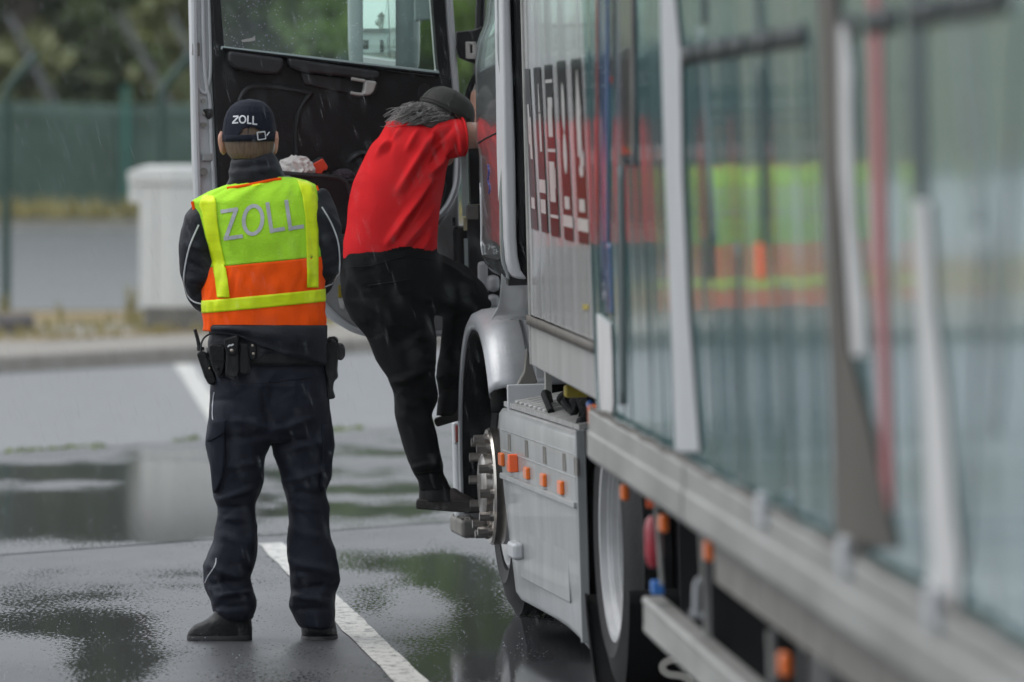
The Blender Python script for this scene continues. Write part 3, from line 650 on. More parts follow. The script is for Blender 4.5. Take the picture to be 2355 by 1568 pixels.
# gate house behind the photographer (what the truck mirror shows)
gb = empty('gate_house', Matrix.Translation((-9, -22, 0)), 'white rendered gate house with a dark flat roof seen in the truck mirror', 'building')
GX0, GX1, GY = -26, 6, -24
g = G(); g.box2((GX0, GY - 8, 0), (GX1, GY, 5.2)); obj('wall', g, MT['wallw'], gb)
g = G(); g.box2((GX0 - .8, GY - 8.6, 5.2), (GX1 + .8, GY + .9, 6.2)); obj('roof', g, MT['roofd'], gb)
for i in range(7):
    x = -23 + i * 4.2; g = G(); g.box2((x, GY + .002, .9 if i % 2 else .1), (x + 1.3, GY + .06, 3.3)); w = obj('window', g, MT['roofd'], gb)
    g = G(); g.box2((x + .1, GY + .06, 1.0 if i % 2 else .2), (x + 1.2, GY + .075, 3.2)); obj('pane', g, MT['wind'], w)
for x, y, h, lb in ((-20, -40, 13, 'loose tree behind the gate house roof at its left'), (-8, -42, 11, 'loose tree behind the middle of the gate house'), (4, -40, 13, 'loose tree behind the right end of the gate house')):
    tree(x, y, h, 3.2, L1, lb, n=900, leaf=.4, z=0, group='trees behind the gate house')

# ================================================================== TRUCK TRACTOR
TA = math.radians(6.56); LEAN = math.radians(1.5)
MTR = Matrix.Translation((-.02, 24.45, 0)) @ Matrix.Rotation(TA, 4, 'Z') @ Matrix.Rotation(-LEAN, 4, 'Y')
MTL = Matrix.Translation((.091, 23.0, 0)) @ Matrix.Rotation(math.radians(3.05), 4, 'Z') @ Matrix.Rotation(-LEAN, 4, 'Y')
truck = empty('truck_tractor', MTR, 'silver truck tractor with its driver door swung open and an orange lit side skirt', 'truck')
def TL(p): return MTR @ Vector(p)          # local truck coordinates: x to the right, y forward, z up; 0 = front left wheel
def tbox(g, a, b, mi=0): return g.box2(a, b, MTR, mi)
def tpart(name, g, mat, parent=None, **k): return obj(name, g, mat, parent or truck, **k)

# wheels ------------------------------------------------------------
def wheel(c, r, w, mats, name='wheel', ring=False, dish=.14, side=-1):
    """c = outer face centre (truck-local), axle along local x, outward = side"""
    Mx = MTR @ Matrix.Translation(c) @ Matrix.Rotation(0 if side < 0 else math.pi, 4, 'Z')
    g = G(); R = r; ri = .292
    prof = [(ri, .03), (ri + .006, .0), (ri + .05, -.012), (R - .10, -.004), (R - .045, .008), (R - .012, .03)]
    k = 6; 
    for j in range(k):        # tread with grooves
        x = .03 + (w - .06) * j / (k - 1)
        prof += [(R, x + .004), (R, x + (w - .06) / (k - 1) * .72), (R - .014, x + (w - .06) / (k - 1) * .76), (R - .014, x + (w - .06) / (k - 1) * .96)] if j < k - 1 else []
    prof += [(R, w - .03), (R - .045, w - .004), (ri, w - .02), (ri, .03)]
    g.lathe(prof, Mx, 64)
    E = tpart(name, g, MT['tyre'], smooth=30)
    rm_ = G()
    if ring:
        rm_.lathe([(ri + .004, .012), (ri - .012, .004), (ri - .03, .02), (ri - .045, .045), (.21, .03), (.205, -.012), (.12, -.02), (.0, -.02)], Mx, 56)
    else:
        rm_.lathe([(ri + .008, .012), (ri + .004, -.002), (ri - .012, .0), (ri - .016, .02), (ri - .022, .024), (ri - .024, .032), (ri - .030, .034), (ri - .032, .050), (ri - .040, .052), (ri - .044, dish), (.20, dish + .02), (.165, dish + .03), (.16, dish - .07), (.06, dish - .09), (0, dish - .09)], Mx, 56)
    tpart('rim', rm_, MT['steel'], E, smooth=35)
    return E, Mx
fw, Mf = wheel((0.005, 0, .455), .458, .31, None, ring=True)
# bolt ring standing proud of the front wheel, with its nuts
def hubring(Mx, E):
    g = G(); g.lathe([(.203, -.01), (.207, -.05), (.200, -.058), (.178, -.060), (.170, -.052), (.170, -.01)], Mx, 64); tpart('wheel_ring', g, MT['chrome'], E, smooth=35)
    g = G(); g.lathe([(.17, -.03), (.12, -.03), (.115, -.075), (.10, -.085), (0, -.085)], Mx, 48); tpart('hub', g, MT['nutm'], E, smooth=35)
    for i in range(12):
        a = 2 * math.pi * i / 12 + .1; p = Vector((-.056, .168 * math.cos(a), .168 * math.sin(a)))
        g = G(); g.tube([Mx @ p, Mx @ (p + Vector((-.014, 0, 0)))], .019, 12); g.tube([Mx @ (p + Vector((-.014, 0, 0))), Mx @ (p + Vector((-.050, 0, 0)))], .0155, 6)
        tpart('wheel_nut', g, MT['nutm'], E, smooth=20)
hubring(Mf, fw)
dw, Md = wheel((-.095, -3.72, .463), .466, .31, None, dish=.16)
tpart('inner_tyre', G().lathe([(.29, .36), (.42, .35), (.463, .38), (.463, .62), (.42, .65), (.29, .64), (.29, .36)], Md, 48), MT['tyre'], dw)
wheel((2.32, 0, .455), .458, .31, None, side=1, dish=.05); wheel((2.42, -3.72, .463), .466, .6, None, side=1, dish=.16)

# chassis, fuel tank, axle (dark underside) ---------------------------------
g = G()
for x in (.75, 1.55): tbox(g, (x, -5.2, .62), (x + .09, 1.2, .86))
for y in (-5.1, -3.0, -1.4, .9): tbox(g, (.84, y, .66), (1.55, y + .1, .82))
tbox(g, (.3, -3.78, .40), (2.1, -3.66, .52)); tbox(g, (.3, -.06, .38), (2.1, .06, .50))
tpart('chassis', g, MT['black'], bevel=.006)
g = G(); tbox(g, (.02, -2.45, .17), (.62, -.75, .70)); tpart('side_tank', g, MT['black'], bevel=.04)
g = G(); tbox(g, (1.75, -2.5, .2), (2.35, -.75, .75)); tpart('far_side_tank', g, MT['black'], bevel=.04)
# black mudguard plate at the front of the drive wheel
g = G(); tbox(g, (-.06, -2.66, .12), (.55, -2.60, .80)); tpart('mudguard', g, MT['rubber'], bevel=.02)
g = G(); g.lathe([(.53, -.02), (.55, -.02), (.55, .60), (.53, .60)], Md @ Matrix.Rotation(math.radians(-100), 4, 'X'), 30, -1.2, 1.4)
tpart('wheel_arch', g, MT['rubber'], solid=.006)

# side skirt ---------------------------------------------------------------
SX = -.080
def sk(x, y, dx=0.0): p = hit(MTR, 0, SX, x, y); return Vector((SX + dx, p.y, p.z))
def skw(x, y, dx=0.0): return MTR @ sk(x, y, dx)
yA, yB = sk(1150, 1000).y, sk(1325, 1000).y
g = G()
sec = [(.30, .765), (.06, .765), (.012, .752), (0, .735), (.002, .62), (.004, .47), (.012, .30), (.02, .14), (.035, .115), (.06, .115), (.3, .118)]
def botz(t): return .0 if t < .55 else -.045 * ((t - .55) / .45) ** 2
ROWS = []
ny = 26
for i in range(ny + 1):
    t = i / ny; y = yA + (yB - yA) * t
    # front edge is cut back towards the bottom for the wheel
    row = []
    for x, z in sec:
        yy = y - max(0, (.62 - z)) * .42 * max(0, 1 - t * 1.6) * (1 if x < .1 else .3); row.append(MTR @ Vector((SX + x, yy, z + (botz(t) if z < .2 else 0))))
    ROWS.append(row)
skirt = tpart('side_skirt', g.grid(ROWS), MT['silverd'], smooth=50, solid=.006)
# end return of the skirt at the wheel
g = G(); g.hexa([TL((SX - .002, yB - .012, .10)), TL((SX + .028, yB - .012, .10)), TL((SX + .028, yB + .004, .10)), TL((SX - .002, yB + .004, .10)),
                 TL((SX - .004, yB - .012, .765)), TL((SX + .028, yB - .012, .765)), TL((SX + .028, yB + .004, .765)), TL((SX - .004, yB + .004, .765))])
tpart('skirt_end', g, MT['silverd'], skirt, bevel=.004)
def skband(name, z0, z1, out, mat, y0=None, y1=None):
    g = G(); tbox(g, (SX - out, y1 if y1 is not None else yB + .03, z0), (SX + .004, y0 if y0 is not None else yA - .05, z1)); return tpart(name, g, mat, skirt, bevel=.004)
skband('ridge', .518, .538, .012, MT['silverd']); skband('ridge', .682, .688, .004, MT['silverd']); skband('ridge', .612, .617, .004, MT['silverd'])
# dark slots
for x in (1173, 1212, 1253, 1298, 1324):
    p = sk(min(x, 1322), 0); y = hit(MTR, 0, SX, x, 1050).y; g = G(); tbox(g, (SX - .0035, y - .045, .622), (SX + .002, y + .035, .678)); tpart('slot', g, MT['plinth'], skirt, smooth=0)
# step cover panel
g = G(); tbox(g, (SX + .006, yB + .35, .20), (SX + .02, yA - .45, .40)); tpart('access_panel', g, MT['silverd'], skirt, bevel=.008)
# orange side lamps
for i, (xa, xb, y0_, y1_) in enumerate(((1140, 1147, 1040, 1070), (1156, 1170, 1056, 1083), (1193, 1209, 1071, 1099), (1229, 1249, 1085, 1115), (1268, 1290, 1101, 1133))):
    p0_ = hit(MTR, 0, SX - .02, (xa + xb) / 2, (y0_ + y1_) / 2); zt = hit(MTR, 0, SX - .02, xa, y0_).z; zb_ = hit(MTR, 0, SX - .02, xa, y1_).z
    g = G(); tbox(g, (SX - .014, p0_.y - .045, zb_), (SX + .002, p0_.y + .045, zt)); tpart('marker_lamp', g, MT['amber'], skirt, bevel=.006)
p = hit(MTR, 0, SX - .02, 1176, 1065); g = G(); tbox(g, (SX - .03, p.y - .02, p.z - .03), (SX, p.y + .03, p.z + .03)); tpart('lamp_bracket', g, MT['orangep'], skirt, bevel=.004)
g = G(); tbox(g, (SX - .03, yA - .55, .265), (SX + .01, yA - .37, .325)); tpart('step_lug', g, MT['silver'], skirt, bevel=.015)
# deck over the tank: tread plate, hoses, bits
g = G(); g.prism([TL((-.065, yB + .05, .762)), TL((.62, yB + .05, .855)), TL((.62, yB + .05, .875)), TL((-.065, yB + .05, .778))], MTR.to_3x3() @ Vector((0, yA - yB - .05, 0))); tpart('tread_plate', g, MT['deck'])
for i in range(7):
    g = G(); y = yA - .30 - i * .13; g.prism([TL((-.055, y, .778)), TL((.5, y, .857)), TL((.5, y, .869)), TL((-.055, y, .790))], MTR.to_3x3() @ Vector((0, .06, 0))); tpart('tread_bar', g, MT['deck'], smooth=0, bevel=.004)
g = G()
for i in range(14):
    y0_ = yB + .1 + .07 * i; x0_ = random.uniform(-.05, .06); pts = [TL((x0_, y0_ - .05, .785)), TL((x0_ + random.uniform(-.03, .06), y0_ + .1, .835 + random.uniform(-.025, .03))), TL((x0_ + random.uniform(-.03, .1), y0_ + .25, .83)), TL((x0_ + .05, y0_ + .4, .79))]
    g.tube(resample(pts, 14), random.choice((.012, .018, .022)), 8)
tpart('hose', g, MT['rubber'])
g = G(); g.tube(resample([TL((.0, yB + .02, .80)), TL((-.02, yB + .12, .84)), TL((.05, yB + .3, .80))], 10), .014, 8); tpart('blue_hose', g, MT['bluep'])
g = G(); a = hit(MTR, 1, -2.3, 1286, 890); tbox(g, (a.x - .0, -2.45, a.z - .03), (a.x + .14, -2.40, a.z + .012)); tpart('yellow_bracket', g, MT['yellowp'], bevel=.01)
g = G(); a = hit(MTR, 1, -.85, 1168, 930); b = hit(MTR, 1, -.85, 1262, 882); tbox(g, (a.x, -.85, a.z - .1), (b.x, -.82, b.z)); tpart('bulkhead', g, MT['pale'], bevel=.004)
g = G(); a = hit(MTR, 1, -1.32, 1252, 905); tbox(g, (a.x, -1.36, .79), (a.x + .02, -1.32, 1.0)); tpart('bracket', g, MT['alu'])

# fender over the front wheel ----------------------------------------------
FC = Vector((0, 0, .47))
def fen(a, r, x): return TL((x, FC.y - r * math.cos(a), FC.z + r * math.sin(a)))     # a = 0 at the rear
g = G(); rows = []
lip = [(.534, -.084), (.548, -.090), (.568, -.092), (.590, -.080), (.604, -.048), (.609, .0), (.610, .040), (.592, .050), (.592, .062), (.614, .072), (.618, .12), (.616, .42)]
N_ = 50
for i in range(N_ + 1):
    a = math.radians(34 + (193 - 34) * i / N_)
    k = 1.0 if math.cos(a) > 0 else 1.0
    sq = 1 + .035 * max(0, math.sin(2 * (a if a < math.pi / 2 else math.pi - a)))     # squarer shoulders
    rows.append([fen(a, r * sq, x) for r, x in lip])
fend = tpart('front_fender', g.grid(rows), MT['fenderm'], smooth=60, solid=.005)
g = G(); rows = []
for i in range(N_ + 1):
    a = math.radians(30 + 165 * i / N_); rows.append([fen(a, .526, -.084), fen(a, .520, -.04), fen(a, .52, .40)])
tpart('fender_liner', g.grid(rows), MT['rubber'], fend, solid=.004)
g = G(); pl = [hit(MTR, 1, -.66, *q) for q in ((1212, 800), (1222, 835), (1236, 880), (1200, 893), (1172, 900), (1166, 893), (1190, 885), (1206, 855))]; g.prism([MTR @ p for p in pl], MTR.to_3x3() @ Vector((.0, .05, 0))); tpart('splash_guard', g, MT['plinth'], fend, bevel=.004)
# lower step module ahead of the wheel, its reflector and steps
g = G()
for z, y0_, y1_ in ((.34, .52, 1.1), (.648, .52, 1.1)): tbox(g, (-.03, y0_, z - .035), (.30, y1_, z))
tpart('boarding_step', g, MT['rubber'], bevel=.008)
g = G(); tbox(g, (.30, .45, .22), (.42, 1.15, 1.0)); tbox(g, (.02, 1.05, .22), (.42, 1.18, 1.0)); tpart('step_well', g, MT['silverd'], bevel=.01)
a = hit(MTR, 1, 1.15, 1040, 975); b = hit(MTR, 1, 1.15, 1087, 1130)
g = G(); tbox(g, (a.x - .005, 1.10, .28), (b.x + .03, 1.15, a.z + .02)); cn = tpart('bumper_corner', g, MT['silver'], bevel=.02)
a = hit(MTR, 1, 1.09, 1045, 977); b = hit(MTR, 1, 1.09, 1066, 1016)
g = G(); tbox(g, (a.x - .006, 1.075, b.z - .008), (b.x + .006, 1.1, a.z + .008)); tpart('lamp_surround', g, MT['silver'], cn, bevel=.006)
g = G(); tbox(g, (a.x, 1.065, b.z), (b.x, 1.09, a.z)); tpart('side_reflector', g, MT['redlens'], cn, bevel=.005)
a = hit(MTR, 1, .95, 1056, 1192); b = hit(MTR, 1, .95, 1110, 1235)
g = G(); tbox(g, (a.x, .9, b.z), (b.x + .08, 1.3, a.z)); ft = tpart('foot_step', g, MT['plinth'], bevel=.018)
g = G()
for i in range(6): 
    for j in range(5): q = (a.x + .008 + (b.x - a.x) * i / 5.5, .92 + j * .07, a.z); g.sphere(TL(q), .006, 6, 4)
w = tpart('grip_studs', g, MT['plinth'], ft); w['kind'] = 'stuff'

# cab: sleeper side -----------------------------------------------------------
UF, UR = .10, -1.12
Lc = [(1121, -200), (1121, 0), (1115, 57), (1098, 94), (1093, 148), (1096, 246), (1097, 333), (1102, 345), (1103, 365), (1106, 532), (1105, 566), (1109, 587), (1118, 609), (1133, 624), (1150, 627)]
Rc = [(1143, -200), (1146, 0), (1153, 271), (1156, 587), (1160, 612), (1168, 627)]
Lp = [hit(MTR, 1, UF, *q) for q in Lc]; Rp = [hit(MTR, 1, UR, *q) for q in Rc]
LZ = [p.z for p in Lp][::-1]; LX = [p.x for p in Lp][::-1]; RZ = [p.z for p in Rp][::-1]; RX = [p.x for p in Rp][::-1]
zs = sorted(set([LZ[0] + (3.75 - LZ[0]) * (i / 90) ** 1.25 for i in range(91)]))
g = G(); rows = []
for z in zs:
    xl = np.interp(z, LZ, LX); xr = np.interp(z, RZ, RX); r = [Vector((.75, UF + .0, z)), Vector((xl + .05, UF, z)), Vector((xl + .008, UF - .002, z)), Vector((xl, UF - .012, z))]
    for k in range(1, 13):
        t = k / 12; r.append(Vector((xl + (xr - xl) * t - .012 * math.sin(math.pi * t) * (1 if z > LZ[0] + .12 else .3), UF - .012 + (UR - UF) * t, z)))
    rows.append([MTR @ p for p in r])
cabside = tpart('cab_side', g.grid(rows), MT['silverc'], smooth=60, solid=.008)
# bottom of the sleeper
g = G(); z = LZ[0]; g.hexa([TL((LX[0], UF, z - .02)), TL((2.2, UF, z - .02)), TL((2.2, UR, z - .02)), TL((RX[0], UR, z - .02)), TL((LX[0], UF, z + .01)), TL((2.2, UF, z + .01)), TL((2.2, UR, z + .01)), TL((RX[0], UR, z + .01))])
tpart('cab_floor', g, MT['black'])
# swage lines on the side
def onside(x, y, off=.004):
    # point on the cab side seen at photo pixel: search along the sight line
    best = None
    for k in range(60):
        u = UF - .012 + (UR - UF) * k / 59; p = hit(MTR, 1, u, x, y); xl = np.interp(p.z, LZ, LX); xr = np.interp(p.z, RZ, RX); t = k / 59
        xs_ = xl + (xr - xl) * t - .012 * math.sin(math.pi * t); e = abs(p.x - xs_)
        if best is None or e < best[0]: best = (e, Vector((xs_ - off, u, p.z)))
    return MTR @ best[1]
def sideline(name, pts, r, mat, n=20): g = G(); g.tube([onside(*q) for q in resample([Vector((a_, b_, 0)) for a_, b_ in pts], n) for q in [(q.x, q.y)]], r, 6); return tpart(name, g, mat, cabside)
sideline('panel_gap', [(1102, 329), (1120, 318), (1144, 306)], .0035, MT['rubber']); sideline('panel_gap', [(1113, 589), (1130, 593), (1152, 597)], .004, MT['rubber'])
sideline('trim_edge', [(1107, 420), (1109, 520), (1109, 560), (1113, 586)], .003, MT['pale'])
sideline('marker_scribble', [(1125, 379), (1127, 395), (1125, 415), (1129, 430), (1127, 446)], .004, MT['penblue'], 30)
g = G()
for i in range(420):
    x = random.uniform(1098, 1148); y = random.uniform(60, 590)
    p = onside(x, y, .001); s_ = random.uniform(.0012, .0032); g.sphere(p, (s_ * .6, s_ * 3, s_ * 1.3), 6, 4)
w = tpart('water_drops', g, MT['water'], cabside); w['kind'] = 'stuff'
# side deflector: pale rear edge and rubber
def rearpoly(name, L_, R_, u, depth, mat, bevel=.01):
    A = [hit(MTR, 1, u, *q) for q in L_]; B = [hit(MTR, 1, u, *q) for q in R_]
    g = G(); n = len(A)
    vs = [MTR @ p for p in A] + [MTR @ p for p in B]; vs2 = [MTR @ (p + Vector((0, depth, 0))) for p in A + B]
    fs = []
    for i in range(n - 1):
        fs += [(i, i + 1, n + i + 1, n + i), (2 * n + i, 3 * n + i, 3 * n + i + 1, 2 * n + i + 1), (i, 2 * n + i, 2 * n + i + 1, i + 1), (n + i, n + i + 1, 3 * n + i + 1, 3 * n + i)]
    fs += [(0, n, 3 * n, 2 * n), (n - 1, 3 * n - 1, 4 * n - 1, 2 * n - 1)]
    g.add(vs + vs2, fs); return tpart(name, g, mat, bevel=bevel, smooth=35)
rearpoly('side_deflector', [(1150, -250), (1153, 0), (1158, 349), (1164, 548), (1168, 600), (1174, 622), (1185, 640)],
         [(1170, -250), (1173, 0), (1185, 349), (1188, 548), (1191, 590), (1198, 622), (1213, 643)], -1.22, .22, MT['pale'], .012)
rearpoly('rubber_seal', [(1170, -250), (1173, 0), (1185, 349), (1188, 548), (1191, 590), (1197, 616), (1210, 640)],
         [(1196, -250), (1196, 0), (1204, 330), (1209, 548), (1212, 600), (1214, 622), (1216, 641)], -1.16, .2, MT['rubber'], .006)
g = G(); g.tube([MTR @ hit(MTR, 1, -1.17, *q) for q in ((1184, -200), (1187, 0), (1196, 349), (1199, 560))], .010, 8); tpart('rubber_bead', g, MT['blackp2'])
g = G(); tbox(g, (.12, -1.10, 1.25), (2.2, -1.05, 3.7)); tpart('cab_back', g, MT['black'])
# panel under the deflector (leans in)
g = G(); rows = []
for (yD, xa, xb, u) in ((628, 1153, 1217, -.84), (650, 1151, 1217, -.82), (675, 1149, 1217, -.78), (695, 1147, 1218, -.74), (710, 1143, 1218, -.70), (722, 1136, 1218, -.66), (734, 1130, 1218, -.60)):
    rows.append([MTR @ hit(MTR, 1, u + .04 * math.cos(math.pi * t), xa + (xb - xa) * t, yD) for t in np.linspace(0, 1, 12)])
tpart('lower_cab_panel', g.grid(rows), MT['silver'], smooth=80, solid=.006)
# step well seen past the sleeper: silver inner side
g = G()
for (x0_, x1_, y0_, y1_, u) in ((1098, 1124, 598, 700, .92), (1122, 1150, 632, 672, .86), (1122, 1150, 676, 712, .86)):
    a = hit(MTR, 1, u, x0_, y1_); b = hit(MTR, 1, u, x1_, y0_); tbox(g, (a.x, u, a.z), (b.x, u + .08, b.z))
tpart('entry_panel', g, MT['silver'], bevel=.02)
# dark cab interior: rear wall of entry, seat base, far wall, pillars
g = G(); a = hit(MTR, 1, .6, 1073, 520)
tbox(g, (a.x, 1.0, .98), (a.x + .25, 1.1, 1.36)); tpart('seat_base', g, MT['black'], bevel=.02)
g = G(); tbox(g, (1.2, -.2, 1.3), (1.9, .5, 2.5)); tbox(g, (1.0, 1.1, 1.0), (2.2, 1.4, 1.55)); tpart('dashboard', g, MT['blackp'], bevel=.03)
def pole(name, pts, u, w, mat, parent=None):
    g = G(); g.tube([MTR @ hit(MTR, 1, u, *q) for q in pts], w, 8); return tpart(name, g, mat, parent)
ap = pole('windscreen_pillar', [(1106, -250), (1105, 0), (1101, 120), (1098, 200), (1097, 260), (1093, 330)], 1.15, .018, MT['black'])
g = G(); pl = [hit(MTR, 1, 1.12, *q) for q in ((1050, 73), (1092, 68), (1110, 60), (1110, 165), (1090, 146), (1072, 139), (1056, 132), (1050, 110))]; g.prism([MTR @ p for p in pl], MTR.to_3x3() @ Vector((0, .05, 0))); tpart('hinge_plate', g, MT['black'], ap, bevel=.006)
g = G()
for q in ((1071, 96, 1080, 135), (1071, 96, 1094, 104), (1075, 122, 1094, 136), (1086, 96, 1094, 136)): a = hit(MTR, 1, 1.10, q[0], q[3]); b = hit(MTR, 1, 1.10, q[2], q[1]); tbox(g, (a.x, 1.085, a.z), (b.x, 1.115, b.z))
tpart('door_hinge', g, MT['beige'], ap, bevel=.004)
pole('door_rubber', [(1096, 172), (1086, 190), (1078, 210), (1074, 232), (1073, 262), (1079, 285), (1082, 330)], 1.05, .011, MT['rubber'], ap)
g = G(); pl = [hit(MTR, 1, 1.10, *q) for q in ((1100, 172), (1090, 192), (1083, 214), (1081, 262), (1083, 345), (1110, 345), (1110, 172))]; g.prism([MTR @ p for p in pl], MTR.to_3x3() @ Vector((0, .05, 0))); tpart('pillar_panel', g, MT['beige'], ap, bevel=.006)
g = G(); g.sphere(MTR @ hit(MTR, 1, 1.095, 1092, 251), .008, 10, 6); tpart('screw', g, MT['rubber'], ap)
g = G(); a = hit(MTR, 1, 1.0, 1078, 470); b = hit(MTR, 1, 1.0, 1125, 330); tbox(g, (a.x, .95, a.z), (b.x + .3, 1.0, b.z)); tpart('entry_trim', g, MT['blackp'], ap)
g = G(); a = hit(MTR, 1, .95, 1078, 640); b = hit(MTR, 1, .95, 1125, 470); tbox(g, (a.x + .0, .93, a.z - .2), (b.x + .3, .98, b.z)); tpart('entry_trim', g, MT['black'], ap)
g = G(); pl = [hit(MTR, 1, .92, *q) for q in ((1073, 473), (1100, 473), (1100, 505), (1072, 505))]; g.prism([MTR @ p for p in pl], MTR.to_3x3() @ Vector((0, .02, 0))); tpart('trim_plate', g, MT['plinth'], ap, bevel=.004)
for q, m in (((1063, 330, 1072, 497), 'teal'), ((1066, 500, 1073, 530), 'cream'), ((1069, 548, 1080, 640), 'teal')):  # pale strips: brightness of hinge-side gaps and reflections painted as solid colour
    a = hit(MTR, 1, .96, q[0], q[3]); b = hit(MTR, 1, .96, q[2], q[1]); g = G(); tbox(g, (a.x, .955, a.z), (b.x, .965, b.z)); tpart('bright_gap_strip', g, MT[m], ap)
# roof, far side and front of the cab
g = G(); tbox(g, (.05, -1.1, 3.72), (2.25, 1.35, 3.78)); tpart('roof', g, MT['silver'], bevel=.02)
g = G(); tbox(g, (2.2, -1.1, 1.25), (2.25, .1, 3.72)); tpart('far_cab_side', g, MT['silver'])
g = G(); tbox(g, (.12, 1.25, .35), (2.2, 1.4, 1.1)); tpart('front_panel', g, MT['silver'], bevel=.03)

# driver's door --------------------------------------------------------------
HX = 1050.0
def doorY(x): return 25.52 - .33 * (HX - x) / 608
dA = px(HX, 355, doorY(HX)); dB = px(442, 355, doorY(442)); dD = (dB - dA); dD.z = 0; dD.normalize(); dN = Vector((dD.y, -dD.x, 0))
if dN.y > 0: dN = -dN
def dp(x, y, off=0.0):
    """door inner plane at photo pixel, lifted off it towards the cab"""
    d = ray(x, y); o = dA + dN * off; t = (o - CAMP).dot(dN) / d.dot(dN); return CAMP + d * t
dcut = dp(700, 400)
door = obj('door', G().prism([dp(*q, -.02) for q in ((441, -420), (441, 0), (449, 400), (460, 520), (520, 585), (640, 625), (720, 690), (765, 735), (812, 762), (870, 770), (1030, 770), (1046, 640), (1058, 214), (1043, 0), (1030, -420), (994, -420), (995, 0), (1008, 165), (517, 108), (507, 0), (507, -420))], -dN * .055), MT['silver'], truck, bevel=.010, smooth=35)
def dpart(name, poly, off, th, mat, bevel=.006, parent=None, sm=35):
    g = G(); g.prism([dp(*q, off) for q in poly], -dN * th); return obj(name, g, mat, parent or door, bevel=bevel, smooth=sm)
def dtube(name, pts, off, r, mat, n=30, parent=None): g = G(); g.tube([dp(q.x, q.y, off) for q in resample([Vector((a_, b_, 0)) for a_, b_ in pts], n)], r, 8); return obj(name, g, mat, parent or door)
# pressed latch edge: ribs of bare metal
dtube('edge_rib', [(445, -420), (446, 0), (448, 150), (451, 300), (456, 460)], -.012, .013, MT['silver'])
dtube('edge_rib', [(462, -420), (466, 0), (470, 150), (476, 205), (482, 230), (486, 330), (494, 470)], -.012, .008, MT['silver'])
dtube('edge_rib', [(478, -420), (481, 0), (484, 150), (478, 200), (472, 214), (462, 208), (456, 190), (455, 130), (455, 100)], -.014, .007, MT['silver'], 40)
for q, m in (((442, 97, 460, 130), 'plinth'), ((465, 351, 490, 371), 'silverd')): dpart('rubber_stop', [(q[0], q[1]), (q[2], q[1]), (q[2], q[3]), (q[0], q[3])], -.002, .014, MT[m])
lt = dpart('door_latch', [(468, 251), (490, 249), (491, 268), (480, 276), (472, 262)], .0, .02, MT['black']); dpart('latch_claw', [(465, 254), (472, 258), (474, 268), (466, 264)], .004, .01, MT['nutm'], parent=lt)
for x, y in ((466, 232), (465, 286), (470, 287), (467, 395)): g = G(); p = dp(x, y, -.008); g.tube([p, p + dN * .012], .008 if y < 390 else .015, 12); obj('door_bolt', g, MT['nutm'], door)
# inner trim
trim = dpart('trim_panel', [(484, -420), (487, 0), (494, 112), (508, 112), (512, 116), (1000, 176), (1032, 172), (1040, 212), (1046, 330), (1040, 430), (1010, 500), (960, 535), (700, 540), (540, 520), (505, 430), (492, 180)], .012, .03, MT['blackp'], .008)
dpart('window_frame', [(484, -420), (487, 0), (494, 113), (517, 111), (508, 0), (504, -420)], .018, .03, MT['blackp'])
dpart('window_frame', [(993, -420), (995, 0), (1004, 120), (1009, 173), (1036, 180), (1040, 215), (1030, 100), (1022, 0), (1010, -420)], .018, .03, MT['blackp'])
sill = dpart('window_sill', [(510, 106), (1010, 163), (1010, 170), (510, 114)], .03, .04, MT['teal'], .003)
dtube('window_seal', [(512, 113), (760, 143), (1008, 172)], .034, .006, MT['rubber'])
gl = obj('window', G().prism([dp(*q, -.012) for q in ((506, -420), (507, 0), (516, 107), (1009, 164), (996, 0), (994, -420))], -dN * .004), MT['glass'], door, smooth=0)
dpart('window_label', [(555, 92), (580, 87), (586, 82), (587, 93), (578, 95), (557, 97)], -.009, .002, MT['beige'], .0005, gl)
g = G()
for i in range(260):
    x = 512 + 480 * random.random() ** 1.3; y = random.uniform(-6, 108 + (x - 516) * .11); p = dp(x, y, -.010); s_ = random.choice((.0008, .0011, .0014, .0018))
    g.sphere(p, (s_, s_ * .6, s_ * 1.3), 6, 4)
w = obj('water_drops', g, MT['water'], gl); w['kind'] = 'stuff'
dpart('top_pad', [(525, 116), (655, 134), (652, 160), (640, 172), (600, 170), (540, 158), (526, 142)], .055, .05, MT['blackp2'], .02)
ar = dpart('arm_pad', [(662, 133), (874, 163), (872, 183), (838, 182), (690, 165), (667, 155)], .055, .05, MT['blackp2'], .012)
dpart('handle_recess', [(690, 166), (870, 190), (864, 214), (845, 221), (770, 210), (700, 194)], .022, .014, MT['blackp2'], .006)
dpart('handle_cup', [(782, 182), (838, 189), (830, 215), (785, 207)], .025, .006, MT['black'], .002)
hd_ = dpart('door_handle', [(840, 184), (868, 187), (860, 212), (850, 220), (830, 219), (837, 210)], .060, .03, MT['beige'], .008)
dtube('handle_arm', [(838, 186), (824, 184), (808, 181)], .056, .006, MT['beige'], 8, hd_); dtube('handle_arm', [(834, 217), (818, 216), (806, 213)], .054, .006, MT['beige'], 8, hd_)
dtube('trim_ridge', [(546, 260), (552, 228), (566, 206), (590, 198), (640, 201), (715, 214)], .014, .009, MT['blackp2'])
dtube('trim_ridge', [(715, 214), (690, 250), (680, 300), (684, 360), (700, 400)], .010, .012, MT['blackp'])
g = G(); P = []
for i in range(15):
    a = math.pi * 2 * i / 14; P.append(dp(976 + 16 * math.cos(a), 216 + 24 * math.sin(a), .014))
g.prism(P[:-1], -dN * .01); obj('pull_slot', g, MT['black'], door, bevel=.004)
